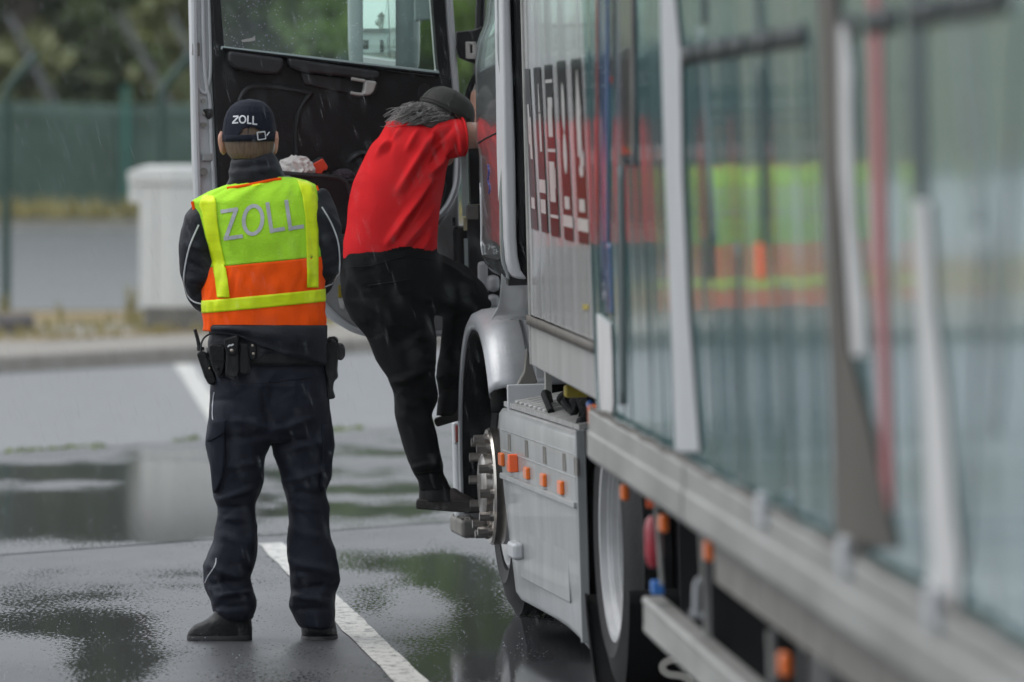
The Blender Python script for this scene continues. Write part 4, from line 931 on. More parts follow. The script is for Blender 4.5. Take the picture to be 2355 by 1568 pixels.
# storage pocket
g = G(); top = [(640, 402), (700, 404), (745, 408), (790, 415), (835, 413), (1000, 414)]
outl = [(630, 402), (700, 404), (770, 408), (800, 413), (1004, 413), (1030, 420), (1020, 470), (990, 515), (960, 528), (760, 535), (700, 520), (640, 500)]
pocket = dpart('storage_pocket', [(x, y) for x, y in outl], .13, .03, MT['blackp'], .012)
g = G(); g.prism([dp(x, y, .10) for x, y in ((640, 520), (700, 528), (960, 528), (1000, 515), (1000, 505), (640, 505))], -dN * .09); obj('pocket_floor', g, MT['blackp'], pocket)
dtube('pocket_lip', [(640, 398), (700, 403), (760, 407), (785, 413), (800, 430), (812, 470)], .125, .010, MT['blackp2'], 30, pocket)
dtube('pocket_lip', [(800, 415), (900, 414), (1004, 414)], .128, .006, MT['blackp2'], 20, pocket)
dtube('storage_rim', [(1052, 320), (1053, 380), (1049, 425), (1036, 462), (1018, 488), (1000, 505)], .03, .013, MT['silver'], 30)
# painted lower part
low = dpart('lower_door', [(700, 548), (960, 542), (1004, 520), (1040, 470), (1056, 400), (1060, 640), (1050, 760), (880, 764), (822, 756), (776, 728), (735, 690), (700, 640)], .010, .03, MT['silverd'], .012)
dtube('door_hem', [(735, 690), (776, 732), (820, 760), (880, 769), (1030, 766)], .012, .012, MT['silver'], 30, low)
dpart('recess', [(1012, 604), (1045, 604), (1047, 640), (1012, 642)], .016, .02, MT['silver'], .01, low)
dpart('drain_slot', [(1041, 500), (1047, 500), (1047, 520), (1041, 520)], .013, .01, MT['black'], .001, low)
dpart('reflective_label', [(778, 655), (792, 655), (792, 684), (778, 684)], .014, .006, MT['yellowp'], .001, low); dpart('reflective_label', [(778, 686), (792, 686), (791, 712), (783, 708)], .014, .006, MT['swhite'], .001, low)
dtube('hinge_post', [(1026, -300), (1030, 0), (1036, 100), (1044, 214), (1046, 250)], .0, .014, MT['silver'], 20)
# mirrors on the far side of the door
mir = px(872, 60, 25.95)
mg = G(); mh = []
for (y, xl, xr, hd) in ((-260, 812, 962, .05), (-245, 800, 966, .07), (0, 799, 966, .075), (105, 800, 966, .075), (150, 803, 964, .065), (170, 815, 955, .04)): mh.append((y, xl, xr, hd))
rowloft(mg, mh, 26.15, .07, 32, 3.0, 12); house = obj('mirror_housing', mg, MT['mhouse'], truck, smooth=60)
MR_N = None
g = G(); P = []; cx = px(872, 70, 26.05); Rm = 1.5
MYAW = 2.0; nrm = Vector((math.sin(math.radians(MYAW)), -math.cos(math.radians(MYAW)), .068)).normalized(); sx_ = Vector((nrm.y, -nrm.x, 0)).normalized() * -1; sz_ = nrm.cross(sx_).normalized(); sz_ = sz_ if sz_.z > 0 else -sz_
for i in range(41):
    r = []
    for j in range(17):
        a = (j / 16 - .5) * .122; b = (i / 40 - .5) * .50; r.append(cx + sx_ * a + sz_ * (b + .06) + nrm * (-(a * a + b * b) / (2 * Rm)) - Vector((0, .0, 0)))
    P.append(r)
for r in P:
    for k in range(len(r)): r[k] = r[k] + Vector((0, .0, 0))
mo = obj('mirror_glass', g.grid(P), MT['mirror'], house, smooth=80)
for p_ in mo.data.polygons: p_.use_smooth = True
g = G(); g.tube([px(905, 160, 26.15), px(960, 190, 26.1), px(1040, 200, 26.0)], .03, 10); obj('mirror_arm', g, MT['black'], house)
g = G(); pp = [px(*q, 25.98) for q in ((951, -100), (951, 50), (1005, 44), (1003, -100))]; g.prism(pp, (0, .02, 0)); obj('upper_mirror_edge', g, MT['mhouse'], house, bevel=.01)

# things left in the door pocket
g = G(); c = dp(680, 388, .085); V_ = []
bm = bmesh.new(); bmesh.ops.create_icosphere(bm, subdivisions=4, radius=1)
for v in bm.verts:
    p = v.co.copy(); k_ = 1 + .28 * (1 - abs(mnoise.noise(p * 2.1)) * 2.4) + .2 * abs(mnoise.noise(p * 4.6 + Vector((3, 1, 2)))); v.co = Vector((p.x * .055, p.y * .03, p.z * .038)) * k_
g.add([c + v.co for v in bm.verts], [tuple(v.index for v in f.verts) for f in bm.faces]); bm.free()
for (x, y) in ((650, 398), (664, 378), (690, 372), (706, 388)):
    p = dp(x, y, .10); e = [Vector((random.gauss(0, .014), random.gauss(0, .006), random.gauss(0, .014))) for _ in range(4)]; g.add([p + Vector((-.014, 0, -.016)) + e[0], p + Vector((.012, -.004, -.012)) + e[1] * .5, p + Vector((.014, 0, .014)) + e[2] * .5, p + Vector((-.01, .004, .014)) + e[3] * .5], [(0, 1, 2, 3)])
tag(obj('crumpled_paper', g, MT['paper'], smooth=28), 'white crumpled paper towel stuffed in the door pocket', 'paper towel')
to = empty('torch', Matrix.Translation(dp(735, 392, .08)), 'red torch head poking up out of the door pocket', 'torch')
g = G(); g.prism([dp(*q, .10) for q in ((715, 378), (742, 363), (756, 384), (752, 392), (745, 392), (741, 400), (728, 405))], -dN * .05); obj('head', g, MT['orred'], to, bevel=.006)
g = G(); g.prism([dp(*q, .098) for q in ((715, 377), (741, 361), (743, 364), (717, 381))], -dN * .045); obj('lens', g, MT['blackp2'], to, bevel=.002)
g = G(); g.prism([dp(*q, .09) for q in ((728, 404), (746, 398), (756, 392), (762, 412), (736, 420))], -dN * .04); obj('grip', g, MT['black'], to, bevel=.006)
g = G(); c = dp(790, 404, .08); bm = bmesh.new(); bmesh.ops.create_icosphere(bm, subdivisions=4, radius=1)
for v in bm.verts: v.co = Vector((v.co.x * .042, v.co.y * .03, v.co.z * .026)) * (1 + .12 * mnoise.noise(v.co * 9) + random.uniform(-.05, .05))
g.add([c + v.co for v in bm.verts], [tuple(v.index for v in f.verts) for f in bm.faces]); bm.free()
tag(obj('woolly_hat', g, MT['fuzz'], smooth=60), 'dark woolly bundle lying in the door pocket beside the torch', 'woolly hat')
g = G(); g.tube(resample([dp(800, 375, .07), dp(812, 362, .075), dp(830, 356, .07), dp(845, 362, .06)], 12), [.008, .014, .02, .024, .026, .027, .027, .026, .025, .024, .022, .018], 10, flat=.6)
tag(obj('hand_brush', g, MT['blackp2']), 'black rounded grip standing in the door pocket behind the red shirt', 'brush')

# ================================================================== TRAILER
trailer = empty('semi_trailer', MTL, 'grey curtain sided semi trailer with black printed bars at its front corner', 'trailer')
def LL(p): return MTL @ Vector(p)
def lbox(g, a, b, mi=0): return g.box2(a, b, MTL, mi)
def lpart(name, g, mat, parent=None, **k): return obj(name, g, mat, parent or trailer, **k)
def lp(x, y, off=0.0): p = hit(MTL, 0, -off, x, y); return p
def lw(x, y, off=0.0): return MTL @ lp(x, y, off)
YP = lp(1374, 700).y                       # end of the front section
BACK = -13.9; TOP = 3.9
Z1, Z2 = lp(1300, 773).z, lp(1300, 880).z
Z1 = .5 * (lp(1222, 735).z + lp(1370, 803).z); Z2 = .5 * (lp(1225, 840).z + lp(1370, 918).z)
# body volume
g = G(); lbox(g, (.03, BACK, Z2 + .25), (2.5, -.03, TOP - .02)); lpart('body', g, MT['black'])
g = G(); lbox(g, (-.01, BACK, TOP - .02), (2.55, .0, TOP + .03)); lpart('roof', g, MT['pale'])
g = G(); lbox(g, (.0, -.028, Z2), (2.52, .0, TOP - .02)); lpart('headboard', g, MT['panel'])
# front section: panels with seams
seams = [0.0] + [lp(x, 500).y for x in (1240, 1262, 1293, 1340)] + [YP]
for i in range(5):
    a, b = seams[i], seams[i + 1]; g = G(); rows = []
    for k in range(9):
        y = a - .004 + (b + .008 - a) * k / 8; bow = .0015 * math.sin(math.pi * k / 8)
        rows.append([LL((-bow - .0008 * math.sin(z * 2.2 + i), y, z)) for z in np.linspace(Z1 + .02, TOP - .03, 28)])
    rows.insert(0, [LL((.03, a - .004, z)) for z in np.linspace(Z1 + .02, TOP - .03, 28)]); rows.append([LL((.03, b + .004, z)) for z in np.linspace(Z1 + .02, TOP - .03, 28)])
    lpart('side_panel', g.grid(rows), MT['panel'], smooth=40)
g = G(); lbox(g, (.012, YP, Z1), (.03, -.002, TOP - .04)); lpart('seam_backing', g, MT['rubber'])
g = G(); n = 40
g.grid([[LL((-.012 + .004 * mnoise.noise(Vector((y * 6, z * 30, 0))), y, z)) for y in np.linspace(-.002, YP, n)] for z in (Z1 - .012, Z1 + .018)]); lpart('rub_strip', g, MT['strip'], solid=.008)
g = G(); lbox(g, (-.004, YP + .004, Z2), (.03, -.002, Z1 - .004)); lpart('lower_panel', g, MT['lpanel'], bevel=.006)
g = G(); lbox(g, (-.008, -.03, Z2), (.02, .012, TOP)); lpart('corner_post', g, MT['alu'], bevel=.006)
# printed bars with cut-out figures
def cr(q): return (q[0] * .2991 + 1085, q[1] * .2991 + 119.5)
bars = [((402, 130), (440, 128), (505, 1375), (455, 1355)), ((470, 122), (525, 115), (582, 1395), (535, 1380)), ((555, 103), (612, 95), (672, 1425), (608, 1410)), ((650, 72), (715, 65), (780, 1460), (710, 1440)), ((757, 58), (838, 48), (900, 1482), (820, 1465))]
cuts = [[(.25, .22, .55, .47, 0), (.45, .30, .8, .56, 0), (.2, .80, .75, .87, 0)],
        [(.45, .10, .68, .27, 1), (.42, .28, .72, .51, 0), (.0, .68, .96, .76, 0), (.1, .80, .85, .885, 0)],
        [(.05, .085, .95, .105, 0), (.25, .19, .85, .25, 0), (.2, .25, .75, .42, 0), (.02, .49, .98, .508, 0), (.1, .565, .75, .80, 0), (.6, .60, .85, .72, 0), (.02, .875, .98, .893, 0)],
        [(.35, .12, .68, .40, 2), (.30, .40, .7, .63, 2), (.2, .755, .75, .825, 0), (-.02, .86, 1.02, .925, 0)],
        [(.3, .06, .75, .30, 3), (.3, .30, .7, .53, 0), (.5, .50, .85, .58, 0), (.35, .57, .75, .64, 2), (.2, .76, .75, .83, 0), (-.02, .865, 1.02, .935, 0)]]
for bq, cs in zip(bars, cuts):
    tl, tr, br, bl = [Vector(cr(q) + (0,)) for q in bq]
    def bp(u, v, off=.012): a = tl.lerp(tr, u); b = bl.lerp(br, u); q = a.lerp(b, v); return lw(q.x, q.y, off)
    g = G(); g.grid([[bp(u, v, .0035) for u in np.linspace(0, 1, 6)] for v in np.linspace(0, 1, 24)]); B_ = lpart('printed_bar', g, MT['ink'], smooth=60)
    g = G()
    for (u0, v0, u1, v1, kind) in cs:
        rows = []
        for v in np.linspace(0, 1, 12):
            h = 1.0
            if kind == 1: h = .35 + .65 * v
            if kind == 2: h = math.sqrt(max(.02, 1 - (2 * v - 1) ** 2))
            if kind == 3: h = .12 + .88 * v
            uc = (u0 + u1) / 2; hw = (u1 - u0) / 2 * h; rows.append([bp(uc + hw * k, v0 + (v1 - v0) * v, .0045) for k in (-1, 0, 1)])
        g.grid(rows)
    lpart('print_figure', g, MT['inkw'], B_, smooth=60)
# small yellow sticker on the front section
g = G(); g.grid([[lw(x, y, .004) for x in np.linspace(1339, 1352, 4)] for y in (700, 712)]); lpart('sticker', g, MT['yellowp'])
# blue and grey print at the start of the curtain, red edge
ZC = .90
def fold(y): return .00045 * math.sin(y * 21 + 1.5 * math.sin(y * 3.1)) + .0010 * math.sin(y * 7.3 + .6) + .00015 * math.sin(y * 47)
def curx(y, z): return -.012 - fold(y) * (1 + .25 * math.sin(z * 3 + y)) - .010 * math.sin(math.pi * min(1, max(0, (z - ZC) / 2.9)))
def cw_(x, y, off=.003):
    o_ = .012
    for _ in range(5): p = hit(MTL, 0, -o_, x, y); o_ = -curx(p.y, p.z) + off
    return MTL @ Vector((-o_, p.y, p.z))
def ltape(name, xa, xb, ya_, yb_, mat, off=.012, xa2=None, xb2=None, n=16):
    xa2 = xa if xa2 is None else xa2; xb2 = xb if xb2 is None else xb2
    g = G(); g.grid([[cw_((xa + (xb - xa) * u) + ((xa2 - xa) + ((xb2 - xb) - (xa2 - xa)) * u) * v, ya_ + (yb_ - ya_) * v, off) for u in np.linspace(0, 1, 5)] for v in np.linspace(0, 1, n)])
    return lpart(name, g, mat, smooth=60, solid=.002)
# curtain: long sheet with fine vertical folds
g = G(); rows = []
ZC = .90
for i in range(1000):
    y = YP - .01 + (BACK - YP + .01) * i / 999
    rows.append([LL((curx(y, z), y, z)) for z in np.linspace(ZC, TOP - .1, 18)])
cur = lpart('curtain', g.grid(rows), MT['curtain'], smooth=80)
ltape('red_edge', 1368, 1371.5, -300, 560, MT['inkr'], .003, 1372, 1375)
ltape('blue_print', 1374, 1398, -300, 690, MT['inkb'], .003, 1383, 1398)
ltape('grey_print', 1400, 1410, -300, 200, MT['inkg'], .003, 1402, 1410); ltape('grey_print', 1413, 1458, -300, 380, MT['inkg'], .003, 1418, 1462)
ltape('dark_strap', 1418, 1432, 380, 930, MT['sdark'], .003, 1424, 1436); ltape('dark_strap', 1390, 1402, 560, 720, MT['inkb'], .003, 1392, 1408)
for xa, ya_, xb, yb_, w, m in ((1614, -100, 1616, 55, 8, 'sdark'), (1622, 330, 1632, 640, 5, 'sdark'), (1736, -100, 1748, 110, 8, 'sdark'), (1746, 150, 1752, 560, 7, 'sdark'), (1745, 560, 1748, 640, 12, 'orangep'), (1690, 560, 1700, 1110, 5, 'crease')):
    ltape('curtain_strap', xa - w / 2, xa + w / 2, ya_, yb_, MT[m], .003, xb - w / 2, xb + w / 2)
def stake(name, pts, mat, off, out):
    """upright piece given by (y, left, right) rows in the photo"""
    g = G(); A = []; 
    for (y, xl, xr) in pts: A.append([cw_(xl, y, -.002), cw_(xl, y, out), cw_(xr, y, out), cw_(xr, y, -.002)])
    n = len(A); vs = [p for r in A for p in r]; fs = []
    for i in range(n - 1):
        for k in range(4): fs.append((i * 4 + k, i * 4 + (k + 1) % 4, (i + 1) * 4 + (k + 1) % 4, (i + 1) * 4 + k))
    fs += [(0, 1, 2, 3), ((n - 1) * 4 + 3, (n - 1) * 4 + 2, (n - 1) * 4 + 1, (n - 1) * 4)]
    g.add(vs, fs); return lpart(name, g, mat, bevel=.004, smooth=35)
stake('post', [(-300, 1508, 1545), (0, 1518, 1552), (120, 1520, 1564), (400, 1528, 1568), (700, 1540, 1582), (1040, 1552, 1608)], MT['pgrey'], 0, .006)
stake('post', [(-300, 1868, 1912), (0, 1878, 1924), (300, 1886, 1928), (560, 1896, 1934), (800, 1906, 1950), (980, 1912, 2000), (1260, 1918, 2060)], MT['pbrown'], 0, .007)
stake('tension_strap', [(55, 1920, 1945), (160, 1926, 1958), (260, 1922, 1956), (500, 1940, 1962), (700, 1952, 1985), (820, 1960, 1990)], MT['swhite'], 0, .005)
stake('tension_strap', [(-300, 1985, 2012), (0, 1996, 2020), (300, 2002, 2028), (560, 2006, 2032), (800, 2018, 2040), (1180, 2030, 2050)], MT['sred'], 0, .004)
stake('tension_strap', [(-300, 2080, 2108), (0, 2092, 2116), (280, 2094, 2120), (460, 2102, 2126)], MT['sdark'], 0, .004)
stake('tension_strap', [(462, 2100, 2132), (700, 2108, 2145), (900, 2118, 2170), (1160, 2130, 2190), (1290, 2140, 2205), (1420, 2120, 2206)], MT['swhite'], 0, .006)
for (xa, xb, yt, xc, xd, yb_) in ((1602, 1607, 60, 1640, 1646, 560), (2222, 2232, -50, 2290, 2302, 900), (2340, 2350, -50, 2280, 2290, 1000), (2250, 2256, 560, 2210, 2222, 1300), (2180, 2190, 0, 2240, 2250, 520), (1800, 1806, 640, 1822, 1830, 1180)):
    ltape('curtain_crease', xa, xb, yt, yb_, MT['crease'], .002, xc, xd)
# dark horizontal lath showing on the curtain, in lengths between the straps
zl = lp(1700, 110).z
for xa, xb in ((1586, 1612), (1619, 1640), (1646, 1690), (1697, 1735), (1742, 1800), (1806, 1878), (1960, 2000), (2022, 2090), (2118, 2200), (2210, 2354)):
    a, b = lp(xa, 90).y, lp(xb, 60).y; g = G(); g.grid([[LL((curx(y, z) - .003, y, z)) for y in np.linspace(b, a, 12)] for z in (zl - .021, zl + .021)]); lpart('lath', g, MT['lathm'], smooth=60, solid=.003)
# bottom rail, lower rail, buckles
for a, b in ((YP, lp(1605, 1150).y), (lp(1609, 1150).y, BACK)):
    g = G(); P = [(-.024, .905), (-.034, .899), (-.035, .845), (-.040, .838), (-.041, .775), (-.032, .760), (.06, .760), (.06, .905)]
    g.prism([LL((x, a, z)) for x, z in P], MTL.to_3x3() @ Vector((0, b - a + .006, 0))); lpart('bottom_rail', g, MT['alu'], smooth=20, bevel=.003)
g = G(); a = lp(1640, 1250).y; lbox(g, (.0, BACK, .645), (.05, a, .757)); lpart('lower_rail', g, MT['plinth'], bevel=.01)
g = G()
for y in np.arange(YP - .1, BACK, -.03): pass
lpw = G(); n = 260
lpw.grid([[LL((-.030 + .005 * mnoise.noise(Vector((y * 3, 2, z * 9))), y, z + .010 * mnoise.noise(Vector((y * 2.3, 5, 0))))) for y in np.linspace(YP, BACK, n)] for z in (.896, .906, .918)]); lpart('curtain_hem', lpw, MT['strip'], smooth=60)
stake('corner_flap', [(722, 1371, 1376), (745, 1372, 1404), (830, 1374, 1408), (925, 1378, 1410), (950, 1382, 1408)], MT['swhite'], 0, .005)
for x, y in ((1742, 1165), (2130, 1290), (1930, 1280)):
    p = lp(x, y, .05); g = G(); lbox(g, (-.05, p.y - .05, .87), (-.03, p.y + .05, .94)); lpart('buckle', g, MT['pgrey'], bevel=.006)
# running gear below
g = G()
for x in (.8, 1.6): lbox(g, (x, BACK, .62), (x + .1, -2.6, .95))
for y in np.arange(-3.5, BACK, -1.2): lbox(g, (.05, y, .70), (2.45, y + .08, .88))
lpart('chassis', g, MT['black'])
g = G(); lbox(g, (.05, BACK, .90), (2.47, -.05, 1.2)); lpart('floor', g, MT['black'])
# orange side markers under the rail
for x0_, x1_, y0_, y1_, off in ((1430, 1440, 1110, 1146, .0), (1517, 1531, 1178, 1218, .0), (1621, 1636, 1236, 1284, .0), (1791, 1813, 1492, 1545, .02)):
    p = lp((x0_ + x1_) / 2, (y0_ + y1_) / 2, off); t_ = lp(x0_, y0_, off).z; b_ = lp(x0_, y1_, off).z; g = G(); lbox(g, (-.010 - off, p.y - .04, b_), (.012 - off, p.y + .04, t_)); lpart('marker_lamp', g, MT['amber'], bevel=.008)
p = lp(1367, 955, .0); g = G(); lbox(g, (-.018, p.y - .03, p.z - .03), (.012, p.y + .04, p.z + .03)); lpart('marker_lamp', g, MT['amber'], bevel=.006)
a, b = hit(MTL, 1, -5.2, 1487, 1166), hit(MTL, 1, -5.2, 1508, 1140); g = G(); lbox(g, (a.x, -5.22, a.z), (b.x, -5.19, b.z)); lpart('warning_plate', g, MT['orangep'])
# red cylinder (extinguisher) and blue box hung behind the wheel
M_ = MTL
ec = hit(MTL, 1, -5.3, 1503, 1245); s_ = FPX / (23 - 5.3); g = G(); g.tube([MTL @ (ec + Vector((0, 0, d))) for d in (-.066, -.058, -.03, .03, .055, .064)], [.012, .019, .0235, .0235, .018, .010], 14); ex_ = lpart('extinguisher_case', g, MT['redtank'])
g = G(); g.tube([MTL @ (ec + Vector((0, 0, .064))), MTL @ (ec + Vector((0, 0, .072)))], .009, 10); lpart('cap', g, MT['black'], ex_)
a, b = hit(MTL, 1, -5.3, 1498, 1366), hit(MTL, 1, -5.3, 1524, 1335); g = G(); lbox(g, (a.x, -5.34, a.z), (b.x, -5.26, b.z)); lpart('blue_box', g, MT['bluep'], bevel=.004)
# hanging stays and hook
for (xa, ya_, xb, yb_, w) in ((1508, 1160, 1522, 1345, .006), (1612, 1215, 1626, 1470, .007), (1770, 1450, 1775, 1568, .007)):
    u = lp(xa, ya_).y; g = G(); g.tube([MTL @ hit(MTL, 1, u, xa, ya_), MTL @ hit(MTL, 1, u, xb, yb_)], w, 8); lpart('stay', g, MT['alu'])
u = lp(1612, 1215).y; hk = [(1617, 1338), (1606, 1332), (1600, 1345), (1599, 1405), (1588, 1408), (1586, 1415), (1622, 1414)]
g = G(); g.tube([MTL @ hit(MTL, 1, u, *q) for q in hk], .007, 8); lpart('hook', g, MT['pgrey'])
# side guard rail
SGx = .02
def sg(x, y): return hit(MTL, 0, SGx, x, y)
a = sg(1498, 1400); zt, zb_ = sg(1500, 1372).z, sg(1500, 1455).z
g = G(); P = [(SGx - .02, zb_), (SGx - .024, zb_ + .008), (SGx - .022, zb_ + .03), (SGx - .022, zt - .02), (SGx - .026, zt - .012), (SGx - .02, zt), (SGx + .03, zt), (SGx + .03, zb_)]
g.prism([LL((x, a.y, z)) for x, z in P], MTL.to_3x3() @ Vector((0, -7.0, 0))); lpart('side_guard', g, MT['alu'], smooth=20, bevel=.003)
g = G(); P2 = [(x, z - .24) for x, z in P]; g.prism([LL((x, a.y, z)) for x, z in P2], MTL.to_3x3() @ Vector((0, -7.0, 0))); lpart('side_guard', g, MT['alu'], smooth=20, bevel=.003)
for y in (-6.5, -8.2, -10): g = G(); lbox(g, (SGx + .03, y, zb_ - .24), (SGx + .08, y + .06, .7)); lpart('guard_bracket', g, MT['black'])
# trailer axles (further back)
for y in (-9.3, -10.6, -11.9):
    for sx, x in ((0, .03), (1, 2.45)):
        g = G(); Mx = MTL @ Matrix.Translation((x, y, .46)) @ Matrix.Rotation(math.pi * sx, 4, 'Z'); g.lathe([(.29, .03), (.30, .0), (.42, .0), (.46, .03), (.46, .34), (.42, .37), (.29, .36)], Mx, 40); W_ = lpart('wheel', g, MT['tyre'])
        g = G(); g.lathe([(.295, .012), (.27, .01), (.25, .10), (.16, .12), (.15, .05), (0, .05)], Mx, 40); lpart('rim', g, MT['steel'], W_)
# mud flap with a letter, behind the drive wheel (part of the truck)
fu = -4.35; a = hit(MTR, 1, fu, 1440, 1500)
g = G(); tbox(g, (.02, fu, .06), (.62, fu + .012, .62)); fl = tpart('mud_flap', g, MT['flap'])
def fp(x, y): return MTR @ (hit(MTR, 1, fu - .004, x, y))
Spts = [(1589, 1527), (1575, 1518), (1545, 1517), (1526, 1526), (1524, 1540), (1538, 1550), (1566, 1554), (1584, 1563), (1586, 1580), (1570, 1590), (1540, 1591), (1520, 1583)]
g = G(); pts = resample([Vector((x, y, 0)) for x, y in Spts], 40); A = []; B = []
for i, p in enumerate(pts):
    t = (pts[min(i + 1, 39)] - pts[max(i - 1, 0)]).normalized(); nn = Vector((-t.y, t.x, 0)) * 8; A.append(fp(p.x + nn.x, p.y + nn.y)); B.append(fp(p.x - nn.x, p.y - nn.y))
g.grid([A, B]); tpart('letter', g, MT['flapw'], fl, solid=.003, smooth=0)
# ================================================================== PEOPLE
def hand(g, w, d, n, side, curl, k=1.0):
    """palm, four bent fingers and a thumb fused to the wrist; d towards the fingers, n the way they curl"""
    w = Vector(w); d = Vector(d).normalized(); n = Vector(n); n = (n - d * n.dot(d)).normalized(); s = d.cross(n) * side
    g.tube([w - d * .03, w, w + d * .03, w + d * .07, w + d * .092], [.026, .029, .038, .043, .040], 14, flat=.42, up=n)
    for i, (o, L, b0) in enumerate(((.031, .068, .088), (.010, .077, .093), (-.011, .072, .091), (-.031, .056, .084))):
        p = w + d * (b0 - .02) + s * o; pts = [p, p + d * .02]; a = curl * .5; dirv = d
        for sl, q in ((.46, 1.0), (.31, 1.1), (.23, .8)):
            dirv = d * math.cos(a) + n * math.sin(a); pts.append(pts[-1] + dirv * L * sl); a += curl * q * .75
        g.tube(pts, [.0095, .0098, .0092, .0084, .0068], 8)
    p = w + d * .025 + s * .028; q = p + (d * .55 + s * .65 + n * .25).normalized() * .040; r_ = q + (d * .8 + s * .15 + n * .45).normalized() * .032; e = r_ + (d * .75 - s * .1 + n * .6).normalized() * .026
    g.tube([p - s * .01, p, q, r_, e], [.012, .0135, .0125, .011, .0085], 8)
def head(g, c, R):
    """skull, jaw, nose, ears, neck stub; R turns local x right, y forward (face), z up"""
    R = R.to_3x3(); c = Vector(c); T = lambda x, y, z: c + R @ Vector((x, y, z)); M3 = R.to_4x4()
    g.sphere(T(0, -.012, .035), (.076, .096, .092), 24, 16, M=M3); g.sphere(T(0, .020, -.03), (.066, .072, .088), 22, 14, M=M3); g.sphere(T(0, .062, -.085), (.036, .032, .028), 14, 10, M=M3)
    g.tube([T(0, .085, .012), T(0, .100, -.012), T(0, .108, -.030)], [.010, .013, .016], 10); g.sphere(T(0, .093, -.034), (.019, .012, .010), 10, 8, M=M3)
    g.tube([T(-.022, .088, -.058), T(0, .094, -.057), T(.022, .088, -.058)], [.006, .009, .006], 8); g.tube([T(-.045, .072, .026), T(-.02, .086, .030), T(.02, .086, .030), T(.045, .072, .026)], [.009, .011, .011, .009], 8)
    for s in (-1, 1):
        g.sphere(T(s * .086, -.010, -.020), (.013, .024, .037), 12, 10, M=M3 @ Matrix.Rotation(s * .35, 4, 'Z')); g.tube([T(s * .080, .006, .010), T(s * .094, -.012, .020), T(s * .099, -.026, .0), T(s * .088, -.014, -.048)], [.007, .0075, .007, .008], 8)
        g.sphere(T(s * .031, .077, .006), (.013, .010, .010), 10, 8, M=M3)
    g.tube([T(0, -.015, -.05), T(0, -.02, -.11), T(0, -.03, -.17)], [.056, .056, .064], 18)
def eyes(name, c, R, parent):
    R3 = R.to_3x3(); c = Vector(c)
    for s in (-1, 1):
        g = G(); g.sphere(c + R3 @ Vector((s * .031, .083, .006)), .0085, 10, 8); obj('eye', g, MT['swhite'], parent); g = G(); g.sphere(c + R3 @ Vector((s * .031, .0895, .006)), .0042, 8, 6); obj('iris', g, MT['ink'], parent)
def smoothobj(name, V, F, mat, parent, **k): return obj(name, toG(V, F), mat, parent, smooth=180, **k)

# ------------------------------------------------------------------ customs officer, seen from behind
YO = 23.22
off_ = empty('person', Matrix.Translation((gp(600, 1474).x, YO, 0)), 'standing person in navy uniform cap and lime and orange safety vest lettered ZOLL', 'person')
RH = Matrix.Rotation(math.radians(-6), 4, 'Z')
hc = px(573, 318, YO + .035)
g = G(); head(g, hc, RH)
rowloft(g, [(400, 545, 625, .055), (440, 510, 690, .07), (520, 485, 725, .10), (700, 490, 730, .10), (800, 490, 735, .10), (960, 505, 745, .10)], YO, .1, 28)
for pts, rr in (([(545, 930), (545, 1100), (545, 1290), (535, 1420)], (.06, .05, .035, .03)), ([(690, 930), (705, 1100), (715, 1290), (728, 1420)], (.06, .05, .035, .03))): g.tube([px(x, y, YO + .01) for x, y in pts], rr, 14)
armL = [px(480, 478, YO + .0), px(462, 560, YO + .0), px(463, 650, YO + .03), px(500, 690, YO + .20), px(545, 668, YO + .36)]
armR = [px(722, 455, YO + .0), px(735, 530, YO + .0), px(737, 610, YO + .03), px(705, 650, YO + .20), px(660, 655, YO + .36)]
g.tube(armL, [.05, .046, .042, .036, .028], 14); g.tube(armR, [.05, .046, .042, .036, .028], 14)
hand(g, armL[-1], (.85, .4, .1), (.3, .2, -.9), -1, 1.0); hand(g, armR[-1], (-.85, .4, .1), (-.3, .2, -.9), 1, 1.0)
V, N, F = remesh(g, .0062, 4)
obody = smoothobj('body', V, F, MT['skin'], off_); eyes('eye', hc, RH, obody)
bvb = mkbvh(V, F)
# ear wire
ear = obody
# hair
hr = [(290, 520, 628, .094, YO + .028), (318, 516, 632, .099, YO + .028), (336, 519, 630, .096, YO + .024), (352, 525, 625, .086, YO + .016), (362, 533, 617, .070, YO + .005), (368, 545, 606, .052, YO - .005)]
def hairshell(g, rows, a0, a1, n=48, step=3):
    A = np.array(rows, float); ys = np.arange(A[0, 0], A[-1, 0], step); P = []
    for y in ys:
        xl, xr, h, yc = [np.interp(y, A[:, 0], A[:, k]) for k in (1, 2, 3, 4)]; c = px((xl + xr) / 2, y, yc); hw = (xr - xl) / 2 * yc / FPX; r = []
        for k in range(n):
            a = a0 + (a1 - a0) * k / (n - 1); q = 1 + .02 * mnoise.noise(Vector((a * 16, y * .05, 1))); r.append(Vector((c.x + hw * q * math.cos(a), c.y + h * q * math.sin(a), c.z)))
        P.append(r)
    return g.grid(P)
g = hairshell(G(), hr, math.radians(188), math.radians(352)); hb = obj('hair', g, MT['hairb'], off_, smooth=80, solid=.008)
